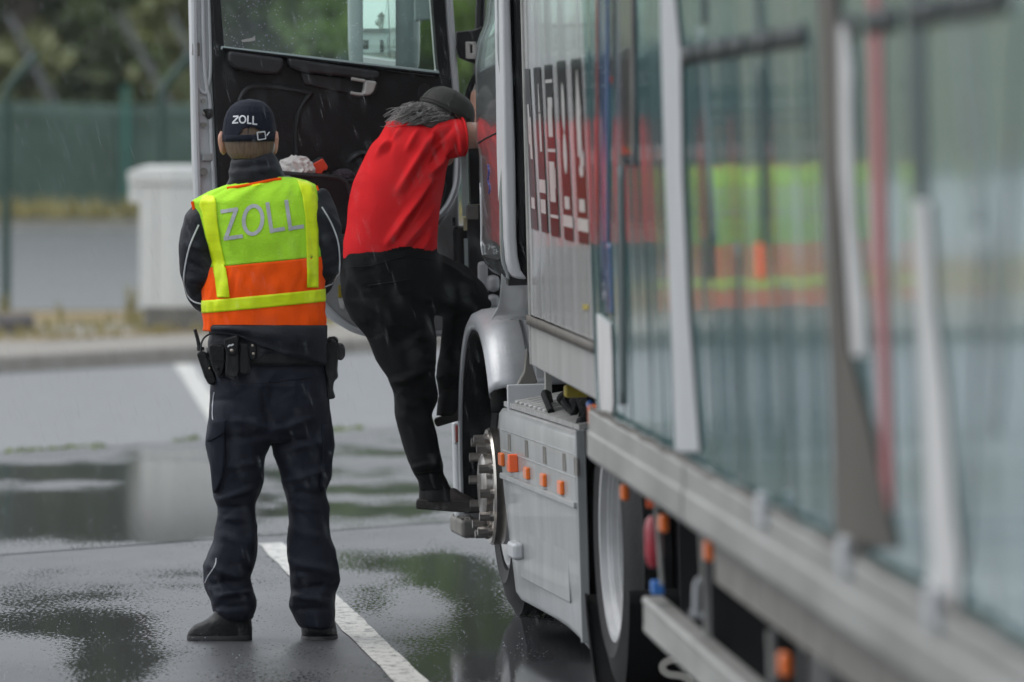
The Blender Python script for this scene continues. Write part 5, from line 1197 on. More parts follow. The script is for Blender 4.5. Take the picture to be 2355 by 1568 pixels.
# cap: dome with a cut-out at the back, strap, buckle, button, peak
CR = [(229, 570, 580, .01), (231, 556, 592, .045), (236, 543, 607, .066), (245, 531, 617, .084), (258, 522, 626, .096), (275, 516, 631, .104), (295, 513, 634, .108), (312, 511, 635, .109), (325, 512, 635, .108)]
def capring(y, sc_=1.0):
    A = np.array(CR, float); xl, xr, h = [np.interp(y, A[:, 0], A[:, k]) for k in (1, 2, 3)]; c = px((xl + xr) / 2, y, YO + .03); return c, (xr - xl) / 2 * YO / FPX * sc_, h * sc_
g = G(); n = 120; ys = np.concatenate([np.linspace(229, 240, 10), np.linspace(242, 325, 52)]); vs = []; fs = []
for y in ys:
    c, hw, h = capring(y)
    for k in range(n):
        a = 2 * math.pi * k / n; vs.append(Vector((c.x + hw * math.cos(a), c.y + h * math.sin(a), c.z)))
DD = projD(np.array([tuple(v) for v in vs])); ysn = len(ys)
for i in range(ysn - 1):
    for k in range(n):
        q = (i * n + k, i * n + (k + 1) % n, (i + 1) * n + (k + 1) % n, (i + 1) * n + k); m_ = DD[list(q)].mean(0); cy = np.mean([vs[t].y for t in q])
        if cy < YO + .02 and ((m_[0] - 577) / 29) ** 2 + ((m_[1] - 318) / 26) ** 2 < 1 and m_[1] < 311: continue
        fs.append(q)
g.add(vs, fs); cap = obj('cap', g, MT['capn'], off_, smooth=180, solid=.003)
cb = mkbvh([tuple(v) for v in vs], fs)
g = G(); g.sphere(px(575, 231, YO + .03), (.010, .010, .006)); obj('cap_button', g, MT['capn'], cap)
g = G()
for k in range(6):
    a = math.pi / 3 * k - math.pi / 2; pts = []
    for y in np.linspace(230, 308, 16): c, hw, h = capring(y, 1.012); pts.append(Vector((c.x + hw * math.cos(a), c.y + h * math.sin(a), c.z)))
    g.tube(pts, .0016, 5)
w = obj('seam', g, MT['capn'], cap); w['kind'] = 'stuff'
def capat(x, y, off=.006):
    c, hw, h = capring(y); q = max(-.99, min(.99, (px(x, y, YO - .05).x - c.x) / hw)); return Vector((c.x + hw * q, c.y - (h + off) * math.sqrt(1 - q * q), c.z))
g = G(); g.grid([[capat(x, yy + (x - 513) * -.02, .003) for x in np.linspace(516, 631, 40)] for yy in (311, 318, 326)]); obj('strap', g, MT['capn'], cap, smooth=180, solid=.003)
g = G(); 
for a, b in (((592, 305), (609, 303)), ((609, 303), (611, 319)), ((611, 319), (594, 322)), ((594, 322), (592, 305))): g.tube([capat(*a), capat(*b)], .0021, 6)
g.tube([capat(613, 312), capat(619, 304)], .0022, 6); obj('buckle', g, MT['pipe'], cap)
g = G(); P = []
for j in range(9):
    t = j / 8; r = []
    for i in range(13):
        u = i / 12 * 2 - 1; r.append(hc + RH.to_3x3() @ Vector((u * .078 * (1 - .15 * t * abs(u)), .075 + .07 * t * (1 - u * u * .55) - .02 * u * u, .028 - .018 * t - .014 * u * u)))
    P.append(r)
obj('peak', g.grid(P), MT['capn'], cap, smooth=180, solid=.004)
def strokes(b, segs, w, off, g=None):
    """letters from straight strokes given in photo pixels"""
    g = g or G()
    for s in segs:
        pts = [Vector((x, y)) for x, y in s]; ribbon_pts = []
        n = max(3, int(sum((pts[i + 1] - pts[i]).length for i in range(len(pts) - 1)) / (w * .5)))
        if len(pts) == 2: q = [pts[0].lerp(pts[1], i / (n - 1)) for i in range(n)]
        else: q = [Vector(p) for p in resample([Vector((p.x, p.y, 0)) for p in pts], n * 2)]
        A = []; B = []
        for i, p in enumerate(q):
            p = Vector((p.x, p.y)); t = Vector(q[min(i + 1, len(q) - 1)]).to_2d() - Vector(q[max(i - 1, 0)]).to_2d()
            if len(pts) > 2 and (pts[0] - pts[-1]).length < .1 and i in (0, len(q) - 1): t = Vector(q[1]).to_2d() - Vector(q[-2]).to_2d()
            t.normalize(); nn = Vector((-t.y, t.x)) * w / 2; A.append(cast(b, p.x + nn.x, p.y + nn.y, off)); B.append(cast(b, p.x - nn.x, p.y - nn.y, off))
        g.grid([A, B])
    return g
def oval(cx, cy, rx, ry, sk_=0, n=20): return [(cx + rx * math.cos(a) + sk_ * ry * math.sin(a), cy + ry * math.sin(a)) for a in [2 * math.pi * i / n for i in range(n + 1)]]
# ZOLL on the cap
for name, sg_ in (('letter_z', [[(536, 268), (548, 267)], [(548, 268), (535, 282)], [(534, 283), (547.5, 282)]]), ('letter_o', [oval(557.5, 274.5, 7, 8)]), ('letter_l', [[(570, 266), (569.5, 284)], [(568.5, 283), (578, 284)]]), ('letter_l', [[(582, 267), (581.5, 286)], [(580.5, 285), (591, 286)]])):
    obj(name, strokes(cb, sg_, 3.2, .0025), MT['thread'], cap, smooth=0, solid=.0012)
# ear piece
e1 = hc + RH.to_3x3() @ Vector((.086, -.024, -.005)); g = G(); g.tube(resample([e1, e1 + Vector((.002, -.006, -.02)), e1 + Vector((-.004, -.004, -.045))], 8), .0028, 6); obj('ear_piece', g, MT['beige'], off_)

# jacket
TS = [(405, 612, 655, .035), (415, 568, 700, .06), (425, 527, 722, .085), (440, 488, 727, .105), (462, 449, 731, .122), (500, 458, 737, .135), (545, 470, 743, .142), (600, 489, 745, .142), (660, 472, 742, .142), (700, 469, 742, .142), (762, 474, 745, .14)]
def shrink(rows, k): return [(r[0], r[1] + k, r[2] - k, r[3] - k * .0014) for r in rows]
g = G(); rowloft(g, shrink(TS, 13) + [(800, 482, 746, .135), (822, 500, 748, .13)], YO, .14, 48, 2.5, 8)
g.tube([px(492, 478, YO + .01), px(470, 515, YO), px(462, 565, YO), px(466, 625, YO + .01), px(475, 668, YO + .05), px(505, 690, YO + .18), px(535, 672, YO + .33)], [.055, .066, .068, .070, .068, .062, .048], 20)
g.tube([px(712, 452, YO + .01), px(728, 490, YO), px(736, 550, YO), px(735, 605, YO + .01), px(725, 640, YO + .05), px(695, 660, YO + .18), px(662, 655, YO + .33)], [.055, .066, .070, .070, .066, .060, .048], 20)
V, N, F = remesh(g, .0075, 5)
V = wrinkle(V, N, 10, .008, (1, 1, .8), 3); V = wrinkle(V, N, 24, .002, (1, 1, 1), 8)
V = folds(V, N, [(430, 560, 470, 575, 7, .006), (425, 640, 470, 655, 8, .008), (440, 690, 480, 650, 7, -.006), (735, 560, 780, 540, 8, .006), (740, 640, 780, 620, 8, .007), (745, 600, 782, 575, 7, -.005), (520, 790, 740, 830, 9, .007), (600, 790, 748, 800, 8, -.006), (430, 600, 465, 620, 6, -.005)])
jk = smoothobj('jacket', V, F, MT['jacket'], off_); jb = mkbvh(V, F)
g = G(); cr_ = [(352, 542, 628, .066), (358, 538, 632, .070), (375, 531, 640, .078), (398, 527, 650, .084), (418, 524, 660, .085), (432, 520, 668, .08)]; rowloft(g, cr_, YO + .01, .07, 48, 2.2, 4)
V, N, F = remesh(g, .006, 3); V = wrinkle(V, N, 14, .004, (1, 1, 1.6), 1); V = folds(V, N, [(535, 372, 640, 366, 5, .004), (530, 400, 650, 385, 7, .005), (545, 385, 640, 378, 4, -.004)]); smoothobj('collar', V, F, MT['jacket'], jk)
for pts in ([(457, 517), (435, 570), (423, 634), (428, 671), (443, 692), (466, 699)], [(740, 476), (762, 514), (777.5, 559), (780.5, 611), (774, 645), (745, 660)]):
    q = resample([Vector((a, b, 0)) for a, b in pts], 40); P = [cast(jb, v.x, v.y, .002) or (cast(jb, v.x + (4 if v.x < 600 else -4), v.y, .002)) for v in q]; P = [p for p in P if p]
    g = G(); g.tube(P, .0028, 6); obj('sleeve_piping', g, MT['pipe'], jk)
# vest: back and front in one shell, lime above, orange below
def vring(y, k=1.0):
    A = np.array(TS, float); xl, xr, h = [np.interp(y, A[:, 0], A[:, j]) for j in (1, 2, 3)]; return xl, xr, h
def vpt(a, y, off, slope=0.0):
    """surface of the vest: angle a, photo row y at the middle, rows rising to the right by slope"""
    x = 605; 
    for _ in range(3):
        yy = y + slope * (x - 605); xl, xr, h = vring(min(762, max(405, yy))); ca, sa = math.cos(a), math.sin(a); x = (xl + xr) / 2 + (xr - xl) / 2 * math.copysign(abs(ca) ** (2 / 2.5), ca)
    c = px((xl + xr) / 2, yy, YO); hw = (xr - xl) / 2 * YO / FPX + off; h += off
    p = Vector((c.x + hw * math.copysign(abs(ca) ** .8, ca), c.y + h * math.copysign(abs(sa) ** .8, sa), px(x, yy, YO).z))
    dr = .008 * mnoise.noise(Vector((a * 5, yy * .012, 2))) + .007 * mnoise.noise(Vector((a * 9, yy * .028, 7))) * (1 if yy > 600 else .5)
    n = Vector((math.cos(a), math.sin(a), 0)); return p + n * dr
def vshell(name, y0, y1, s0, s1, mat, off, n=110, m=30, parent=off_):
    P = []
    for j in range(m + 1):
        t = j / m; y = y0 + (y1 - y0) * t; sl = s0 + (s1 - s0) * t; P.append([vpt(2 * math.pi * k / n, y, off, sl) for k in range(n)])
    g = G(); g.rings(P, cap=False); return obj(name, g, mat, parent, smooth=180, solid=.002), g
vest, vg1 = vshell('vest', 407, 602, 0.0, -.10, MT['lime'], .006, m=44)
hem, vg2 = vshell('vest_lower', 602.5, 757, -.10, -.025, MT['orange'], .0062, parent=vest, m=30)
vv = vg1.v + vg2.v; vf = vg1.f + [tuple(i + len(vg1.v) for i in f) for f in vg2.f]
vb = mkbvh([tuple(p) for p in vv], vf)
band, _ = vshell('reflective_band', 677, 706, -.10, -.10, MT['yellow'], .0085, parent=vest, m=6)
for q in ([(457, 455), (499, 440), (528, 678), (500, 686)],):
    pass
def strip(rows, off=.0055):
    g = G(); P = []; A = np.array(rows, float)
    for y in np.linspace(A[0, 0], A[-1, 0], 60):
        xl, xr = np.interp(y, A[:, 0], A[:, 1]), np.interp(y, A[:, 0], A[:, 2]); P.append([cast(vb, xl + (xr - xl) * k / 8, y, off) for k in range(9)])
    return g.grid(P)
obj('reflective_stripe', strip([(447, 476, 482), (452, 464, 494), (470, 458, 497), (510, 467, 500), (560, 478, 507), (600, 486, 516), (640, 494, 523), (684, 499, 528)]), MT['yellow'], vest, smooth=180, solid=.0015)
obj('reflective_stripe', strip([(408, 676, 690), (412, 682, 705), (425, 687, 718), (450, 695, 729), (500, 702, 732), (560, 704, 732), (620, 706, 732), (661, 706, 732)]), MT['yellow'], vest, smooth=180, solid=.0015)
# orange piping at neck and arm holes
P = [cast(vb, q.x, q.y + 3, .003) or cast(vb, q.x, q.y + 7, .006) for q in resample([Vector((a, b, 0)) for a, b in ((522, 430), (551, 426), (589, 419), (626, 411), (646, 409))], 24)]
g = G(); g.tube([p for p in P if p], .0055, 8); obj('neck_piping', g, MT['orange'], vest)
for ang, ya_, yb_ in ((math.radians(190), 463, 596), (math.radians(350), 428, 566)):
    g = G(); g.tube([vpt(ang, y, .009) for y in np.linspace(ya_, yb_, 40)], .0056, 8); obj('armhole_piping', g, MT['orange'], vest)
def lz(q): return (q[0] * .3753 + 386.2, q[1] * .3753 + 202.3)
LW = 8.6
for name, sg_ in (('letter_z', [[(322, 758), (428, 742)], [(418, 742), (352, 925)], [(342, 924), (458, 907)]]), ('letter_o', [oval(521, 808, 57, 86, -.06)]), ('letter_l', [[(608, 700), (636, 888)], [(632, 875), (716, 862)]]), ('letter_l', [[(724, 686), (751, 873)], [(748, 860), (832, 847)]])):
    obj(name, strokes(vb, [[lz(q) for q in s_] for s_ in sg_], LW, .0038), MT['greyrefl'], vest, smooth=0, solid=.0005)
obj('neck_label', decal(vb, [(577, 418), (597, 415), (598, 425), (579, 429)], 4, 3, .0035), MT['yellow'], vest, smooth=0, solid=.001)

# trousers
g = G()
rowloft(g, [(800, 480, 748, .115), (850, 485, 752, .122), (900, 489, 754, .125), (960, 485, 753, .12), (1010, 480, 762, .10)], YO, .12, 48, 2.6, 8)
rowloft(g, [(930, 489, 624, .10), (985, 481, 624, .105), (1015, 477, 620, .10), (1050, 482, 604, .098), (1100, 487, 603, .092), (1120, 490, 597, .09), (1161, 503, 583, .08), (1201, 502, 585, .075), (1246, 494, 591, .078), (1275, 480, 592, .08), (1302, 468, 586, .08), (1325, 470, 574, .078), (1352, 472, 575, .078), (1383, 487, 588, .088), (1397, 489, 586, .090), (1410, 496, 580, .088), (1421, 512, 577, .07)], YO - .02, .1, 40, 2.3, 6)
rowloft(g, [(930, 622, 753, .10), (985, 622, 762, .105), (1040, 632, 765, .10), (1090, 648, 759, .092), (1130, 658, 745, .085), (1161, 663, 752, .08), (1201, 668, 755, .075), (1240, 664, 758, .078), (1272, 662, 768, .082), (1307, 663, 777, .084), (1337, 666, 778, .082), (1362, 671, 766, .078), (1393, 667, 766, .078), (1413, 676, 768, .074), (1443, 690, 762, .07)], YO + .02, .1, 40, 2.3, 6)
V, N, F = remesh(g, .0085, 6)
V = wrinkle(V, N, 8, .007, (1.3, 1, .8), 5); V = wrinkle(V, N, 20, .0026, (1.3, 1, .9), 9)
V = folds(V, N, [(a_, b_, c_, d_, w_ * .8, k_ * 1.9) for a_, b_, c_, d_, w_, k_ in [(620, 985, 540, 965, 9, .008), (615, 1000, 520, 1010, 9, -.006), (630, 990, 720, 960, 10, .008), (632, 1005, 730, 1020, 10, -.006), (600, 900, 620, 985, 8, -.010), (500, 1150, 590, 1120, 9, .008), (505, 1165, 585, 1170, 7, -.006), (495, 1190, 580, 1195, 8, .005),
                 (480, 1300, 560, 1335, 10, .012), (475, 1345, 575, 1330, 8, -.008), (490, 1370, 580, 1360, 7, .010), (495, 1395, 580, 1392, 6, -.008), (650, 1110, 750, 1080, 9, .008), (660, 1130, 750, 1135, 8, -.006), (670, 1290, 775, 1320, 12, .010), (665, 1355, 765, 1345, 8, -.010), (672, 1370, 765, 1382, 8, .011), (672, 1402, 765, 1398, 7, -.008),
                 (520, 880, 700, 890, 8, .003), (640, 1040, 755, 1010, 10, .006), (500, 1080, 595, 1060, 10, .005), (510, 1230, 585, 1255, 12, .006), (680, 1220, 750, 1240, 12, .005)]])
rc = []
for (x0_, x1_, y0_, y1_, n_) in ((490, 600, 1090, 1190, 10), (660, 755, 1080, 1180, 10), (478, 585, 1300, 1400, 14), (668, 772, 1300, 1420, 14), (490, 620, 900, 1010, 8), (630, 755, 900, 1010, 8), (485, 600, 1010, 1090, 5), (640, 760, 1010, 1080, 5)):
    for _ in range(n_):
        x = random.uniform(x0_, x1_); y = random.uniform(y0_, y1_); l = random.uniform(14, 38); a = random.gauss(0, .45); rc.append((x - l * math.cos(a), y - l * math.sin(a), x + l * math.cos(a), y + l * math.sin(a), random.uniform(2.5, 4.5), random.choice((1, -1)) * random.uniform(.0025, .005)))
V = folds(V, N, rc)
tr_ = smoothobj('trousers', V, F, MT['trous'], off_); tb = mkbvh(V, F)
# cargo pockets, seams, piping
def slab(b, poly_l, poly_r, off, th, name, mat, parent, n=14, m=6):
    """a cloth pocket: outline rows left / right laid on a surface with thickness"""
    g = G(); A = np.array(poly_l, float); B = np.array(poly_r, float); P = []
    for y in np.linspace(A[0, 1], A[-1, 1], n):
        xl = np.interp(y, A[:, 1], A[:, 0]); xr = np.interp(y, B[:, 1], B[:, 0]); r = []
        last = None
        for k in range(m + 1):
            x = xl + (xr - xl) * k / m; p = cast(b, x, y, off)
            r.append(p)
        nz = [i for i, p in enumerate(r) if p]
        if nz:
            for i in range(len(r)):
                if r[i] is None:
                    j = min(nz, key=lambda q: abs(q - i)); r[i] = r[j] + Vector(((xl + (xr - xl) * i / m - (xl + (xr - xl) * j / m)) * YO / FPX, .012 * abs(i - j), 0))
        P.append(r)
    return obj(name, g.grid(P), mat, parent, smooth=60, solid=th)
slab(tb, [(486, 985), (483, 1015), (487, 1060), (491, 1110), (494, 1132)], [(518, 985), (518, 1060), (512, 1100), (497, 1132)], .008, .014, 'cargo_pocket', MT['pocketm'], tr_)
slab(tb, [(489, 966), (484, 985), (477, 1015)], [(520, 970), (518, 995), (482, 1016)], .018, .008, 'pocket_flap', MT['pocketm'], tr_, 8)
slab(tb, [(738, 975), (742, 1050), (738, 1110), (736, 1128)], [(756, 975), (763, 1040), (757, 1100), (740, 1130)], .004, .010, 'cargo_pocket', MT['pocketm'], tr_)
for pts in ([(492, 902), (489, 925), (488, 950), (489, 965)], [(497, 1283), (494, 1300), (478, 1325), (471, 1340)]):
    P = [cast(tb, v.x, v.y, .002) for v in resample([Vector((a, b, 0)) for a, b in pts], 16)]; P = [p for p in P if p]
    if len(P) > 2: g = G(); g.tube(P, .0018, 6); obj('leg_piping', g, MT['pipe'], tr_)
P = [cast(tb, v.x, v.y, .0015) for v in resample([Vector((a, b, 0)) for a, b in ((618, 862), (616, 900), (622, 960), (622, 990))], 20)]; g = G(); g.tube([p for p in P if p], .0022, 5); obj('seam', g, MT['trous'], tr_)
for pts in ([(505, 868), (600, 880), (748, 862)],):
    P = [cast(tb, v.x, v.y, .0015) for v in resample([Vector((a, b, 0)) for a, b in pts], 30)]; g = G(); g.tube([p for p in P if p], .002, 5); obj('seam', g, MT['trous'], tr_)
# boots
def boot(rows_u, rows_s, Yc, hd, name='boot'):
    g = G(); rowloft(g, rows_u, Yc, hd, 30, 2.3, 5); V, N, F = remesh(g, .006, 4); V = wrinkle(V, N, 18, .0025, (1, 1, 1), 2); V[:, 2] = np.maximum(V[:, 2], .012); b = smoothobj(name, V, F, MT['leather'], off_)
    g = G(); rowloft(g, rows_s, Yc, hd + .004, 40, 2.6, 4); 
    for v in g.v: v.z = max(v.z, .001)
    obj('sole', g, MT['black'], b, smooth=35); return b
boot([(1385, 500, 572, .045), (1398, 496, 575, .05), (1410, 491, 577, .052), (1420, 482, 578, .053), (1427, 468, 578, .053), (1433, 454, 578, .053), (1440, 443, 579, .052), (1449, 435, 579, .051), (1458, 431, 579, .050), (1465, 431, 578, .050)], [(1460, 430, 580, .052), (1466, 429, 580, .054), (1474, 430, 580, .054), (1481, 434, 578, .050)], YO - .035, .05)
boot([(1400, 690, 764, .06), (1425, 690, 768, .085, YO + .07), (1445, 693, 773, .12, YO + .09), (1456, 694, 775, .125, YO + .1), (1464, 695, 774, .12, YO + .1)], [(1458, 693, 776, .126, YO + .08), (1466, 692, 777, .13, YO + .08), (1476, 695, 775, .126, YO + .08)], YO + .06, .12)
# belt
g = G(); P = []
for y in (793, 845):
    pass
def bring(y, off):
    A = np.array([(780, 478, 750, .13), (850, 484, 753, .127), (870, 487, 754, .125)], float); xl, xr, h = [np.interp(y, A[:, 0], A[:, j]) for j in (1, 2, 3)]; return xl, xr, h
P = []
for y in np.linspace(800, 838, 5):
    xl, xr, h = bring(y, 0); r = []
    for k in range(72):
        a = 2 * math.pi * k / 72; ca, sa = math.cos(a), math.sin(a); c = px((xl + xr) / 2, y + 8 * ca * 0, YO); hw = (xr - xl) / 2 * YO / FPX + .006
        r.append(Vector((c.x + hw * math.copysign(abs(ca) ** (2 / 2.6), ca), c.y + (h + .008) * math.copysign(abs(sa) ** (2 / 2.6), sa), c.z)))
    P.append(r)
g = G(); g.rings(P, cap=False); belt = obj('belt', g, MT['nylon'], off_, smooth=60, solid=.004)
bb = mkbvh([tuple(p) for p in g.v], g.f)
def bpos(x, y, off):
    p = cast(bb, x, min(836, max(802, y)), off)
    if p is None: p = px(x, y, YO - .02 - off)
    return Vector((px(x, y, p.y).x, p.y, px(x, y, p.y).z))
def pouch(name, poly, th, mat, off=.0, bevel=.008, yref=None, parent=belt):
    cx = sum(p[0] for p in poly) / len(poly); cy = yref or 820; base = bpos(cx, cy, off); g = G(); g.prism([Vector((px(x, y, base.y).x, base.y + .01, px(x, y, base.y).z)) for x, y in poly], (0, -th - .01, 0))
    return obj(name, g, mat, parent, smooth=35, bevel=bevel, segs=3), base
p1, b1 = pouch('pouch', [(481, 796), (486, 790), (514, 792), (519, 800), (518, 838), (514, 856), (508, 866), (500, 866), (492, 852), (484, 825)], .040, MT['nylon'])
g = G(); g.sphere(Vector((px(501, 845, b1.y).x, b1.y - .041, px(501, 845, b1.y).z)), (.007, .003, .007)); obj('press_stud', g, MT['leather'], p1)
g = G(); g.tube([Vector((px(x, y, b1.y).x, b1.y - .041, px(x, y, b1.y).z)) for x, y in ((485, 828), (518, 829))], .0018, 5); obj('pouch_seam', g, MT['leather'], p1)
p2, b2 = pouch('pouch', [(521, 800), (550, 800), (553, 850), (548, 866), (526, 870), (518, 862)], .034, MT['nylon'])
p2b, b2b = pouch('pouch_flap', [(516, 780), (545, 770), (550, 775), (549, 800), (543, 814), (534, 818), (524, 814), (518, 800)], .044, MT['nylon'], parent=p2)
g = G(); g.sphere(Vector((px(534, 805, b2b.y).x, b2b.y - .046, px(534, 805, b2b.y).z)), (.006, .003, .006)); obj('press_stud', g, MT['stud'], p2b)
g = G(); g.tube([Vector((px(x, y, b2b.y).x, b2b.y - .045, px(x, y, b2b.y).z)) for x, y in ((525, 797), (529, 793), (533, 794), (538, 791))], .0028, 6); obj('flap_emblem', g, MT['pipe'], p2b)
p3, b3 = pouch('pouch', [(551, 788), (572, 790), (576, 852), (570, 862), (552, 860)], .026, MT['nylon'])
p4, b4 = pouch('belt_keeper', [(569, 788), (588, 787), (590, 810), (588, 822), (583, 828), (577, 826), (572, 815)], .014, MT['leather'], bevel=.003)
for q in ((581, 794), (583, 813)): g = G(); g.sphere(Vector((px(*q, b4.y).x, b4.y - .015, px(*q, b4.y).z)), (.005, .0025, .005)); obj('press_stud', g, MT['stud'], p4)
p5, b5 = pouch('belt_keeper', [(590, 793), (599, 794), (601, 818), (594, 824), (590, 820)], .010, MT['nylon'], bevel=.003)
g = G(); P = []
for k in range(35):
    x = 482 + (751 - 482) * k / 34; yl = np.interp(x, [482, 556, 600, 680, 751], [766, 774, 800, 822, 838]) + 2 * math.sin(x * .07); r = []
    for j in range(9):
        y = 748 + (yl - 748) * j / 8; q = cast(bb, min(x, 749), 815, .012 + .010 * math.sin(math.pi * min(1, j / 6)) + .004 * mnoise.noise(Vector((x * .05, y * .08, 2))))
        if q is None: q = px(min(x, 749), 815, YO - .06)
        w_ = px(x, y, q.y); r.append(Vector((w_.x, q.y - .004, w_.z)))
    P.append(r)
obj('jacket_hem', g.grid(P), MT['jacket'], jk, smooth=180, solid=.006)
# holster with pistol on the right hip
hol = pouch('holster', [(746, 800), (760, 778), (772, 780), (778, 812), (776, 850), (778, 868), (768, 876), (766, 895), (772, 915), (754, 918), (752, 870), (744, 830)], .055, MT['leather'], off=-.02, bevel=.008)[0]
pis = empty('pistol', Matrix.Translation(px(780, 805, YO - .02)), 'black pistol in the holster on the right hip of the officer', 'pistol')
g = G(); g.prism([px(x, y, YO - .03) for x, y in ((768, 793), (776, 788), (787, 790), (793, 800), (793, 818), (788, 828), (778, 829), (772, 818))], (0, .05, 0)); obj('grip', g, MT['black'], pis, bevel=.010, segs=3)
g = G(); g.prism([px(x, y, YO - .035) for x, y in ((750, 778), (772, 774), (778, 782), (776, 792), (762, 796), (750, 800))], (0, .045, 0)); obj('slide', g, MT['nutm'], pis, bevel=.006).data.materials[0] = MT['leather']
g = G(); g.prism([px(x, y, YO - .037) for x, y in ((754, 775), (770, 773), (772, 779), (756, 783))], (0, .03, 0)); obj('rear_sight', g, MT['black'], pis, bevel=.003)
# radio
rad = empty('two_way_radio', Matrix.Translation(px(474, 845, YO - .05)), 'black two way radio with stubby antenna on the left hip of the officer', 'radio')
g = G(); g.prism([px(x, y, YO - .075) for x, y in ((451, 812), (461, 806), (474, 811), (482, 830), (499, 878), (490, 886), (479, 884), (470, 868))], (0, .05, 0)); obj('body', g, MT['leather'], rad, bevel=.008, segs=3)
g = G(); g.tube([px(448, 757, YO - .06), px(454, 778, YO - .055), px(460, 806, YO - .05)], [.0055, .0062, .0075], 10); obj('antenna', g, MT['black'], rad)
g = G(); g.tube(resample([px(462, 806, YO - .06), px(463, 790, YO - .065), px(470, 776, YO - .06), px(482, 768, YO - .05), px(490, 764, YO - .03)], 24), .0032, 6); obj('cable', g, MT['black'], rad)
g = G(); g.sphere(px(482, 847, YO - .078), .004); obj('rivet', g, MT['stud'], rad)
for q in ((457, 806), (466, 806)): g = G(); g.tube([px(*q, YO - .05), px(q[0] - 1, q[1] - 8, YO - .05)], .006, 8); obj('knob', g, MT['black'], rad)

# ------------------------------------------------------------------ driver climbing into the cab
YD = 24.95
drv = empty('person', Matrix.Translation(px(1010, 1178, YD)), 'person in red shirt and black jogging trousers climbing up into the truck cab', 'person')
ax = Vector((.42, .22, .88)).normalized(); ccx = px(1030, 270, YD + .02)          # cap axis = up direction of the bowed head
fw_ = Vector((.75, .55, -.5)); fw_ = (fw_ - ax * fw_.dot(ax)).normalized(); rt_ = fw_.cross(ax)
RD = Matrix((rt_, fw_, ax)).transposed().to_4x4(); dc = ccx - ax * .048
g = G(); head(g, dc, RD)
rowloft(g, [(285, 905, 960, .05), (330, 880, 1010, .08), (400, 845, 1000, .10), (500, 825, 985, .11), (620, 815, 985, .11)], YD, .1, 24)
rarm = [px(985, 335, YD - .02), px(1035, 318, YD - .05), px(1075, 311, YD - .03), px(1118, 312, YD + .06), px(1165, 300, YD + .30), px(1185, 270, YD + .42)]
g.tube(rarm, [.058, .055, .049, .046, .036, .028], 16); hand(g, rarm[-1], (.5, .75, .3), (.6, -.4, -.3), 1, 1.1)
larm = [px(960, 330, YD + .12), px(1010, 345, YD + .28), px(1050, 335, YD + .42), px(1086, 285, YD + .5), px(1091, 268, YD + .51)]
g.tube(larm, [.055, .05, .044, .036, .027], 14); hand(g, larm[-1], (.08, .1, 1), (.8, .3, 0), -1, 1.25)
g.tube([px(900, 640, YD), px(945, 860, YD), px(985, 1105, YD)], [.07, .045, .035], 12); g.tube([px(960, 650, YD + .04), px(1070, 690, YD + .16), px(1055, 790, YD + .155), px(1038, 890, YD + .13)], [.07, .05, .038, .032], 12)
g.tube([dc + Vector((0, 0, -.02)), px(965, 300, YD + .02), px(930, 320, YD)], [.058, .06, .07], 14)
V, N, F = remesh(g, .0062, 4); dbody = smoothobj('body', V, F, MT['skin2'], drv); eyes('eye', dc, RD, dbody)
# grey hair: mass and loose wavy strands
g = G(); g.sphere(dc + RD.to_3x3() @ Vector((0, -.036, .012)), (.083, .088, .088), 22, 14, M=RD); g.sphere(px(985, 271, YD + .0), (.070, .075, .044), 20, 12); g.sphere(px(948, 276, YD - .0), (.045, .055, .026), 18, 10, M=Matrix.Rotation(math.radians(-22), 4, 'Y')); g.sphere(px(1010, 268, YD + .01), (.06, .08, .044), 18, 10)
V, N, F = remesh(g, .006, 3); V = wrinkle(V, N, 26, .006, (.6, 1, 1.8), 3); hm = smoothobj('hair', V, F, MT['haird'], drv)
g = G()
for i in range(430):
    x0_ = random.uniform(968, 1034); y0_ = 241 + max(0, x0_ - 972) * .44 + random.uniform(-3, 10); L = random.uniform(25, 95); Yq = YD - random.uniform(.02, .095); pts = []
    ph = random.uniform(0, 6.3); am = random.uniform(2, 7.5); fq = random.uniform(5, 10); dr_ = random.uniform(.15, .75)
    for k in range(11):
        t = k / 10; x = x0_ - L * t + am * .6 * math.cos(ph + t * fq); y = y0_ + L * dr_ * t ** 1.2 - 7 * math.sin(math.pi * t) + am * math.sin(ph + t * fq); y = min(y, 290 - max(0, (x - 925)) * .16 + random.uniform(-1, 2)); pts.append(px(x, y, Yq - .015 * math.sin(math.pi * t)))
    g.tube(pts, [.0013] * 8 + [.0011, .0009, .0006], 3, cap=False)
for i in range(130):
    x0_ = random.uniform(898, 980); y0_ = 287 - (x0_ - 898) * .58 + random.uniform(-5, 8); a = random.uniform(2.0, 5.0); q_ = random.uniform(8, 18); pts = [px(x0_ + q_ * t * math.cos(a + t * 2.4), y0_ - q_ * .7 * t * math.sin(a + t * 2.4) * .8, YD - .04 + random.uniform(-.02, .02)) for t in (0, .2, .4, .6, .8, 1)]; g.tube(pts, [.0011, .0010, .0009, .0008, .0007, .0004], 3, cap=False)
st = obj('hair_strands', g, MT['hairg'], hm, smooth=180); st['kind'] = 'stuff'
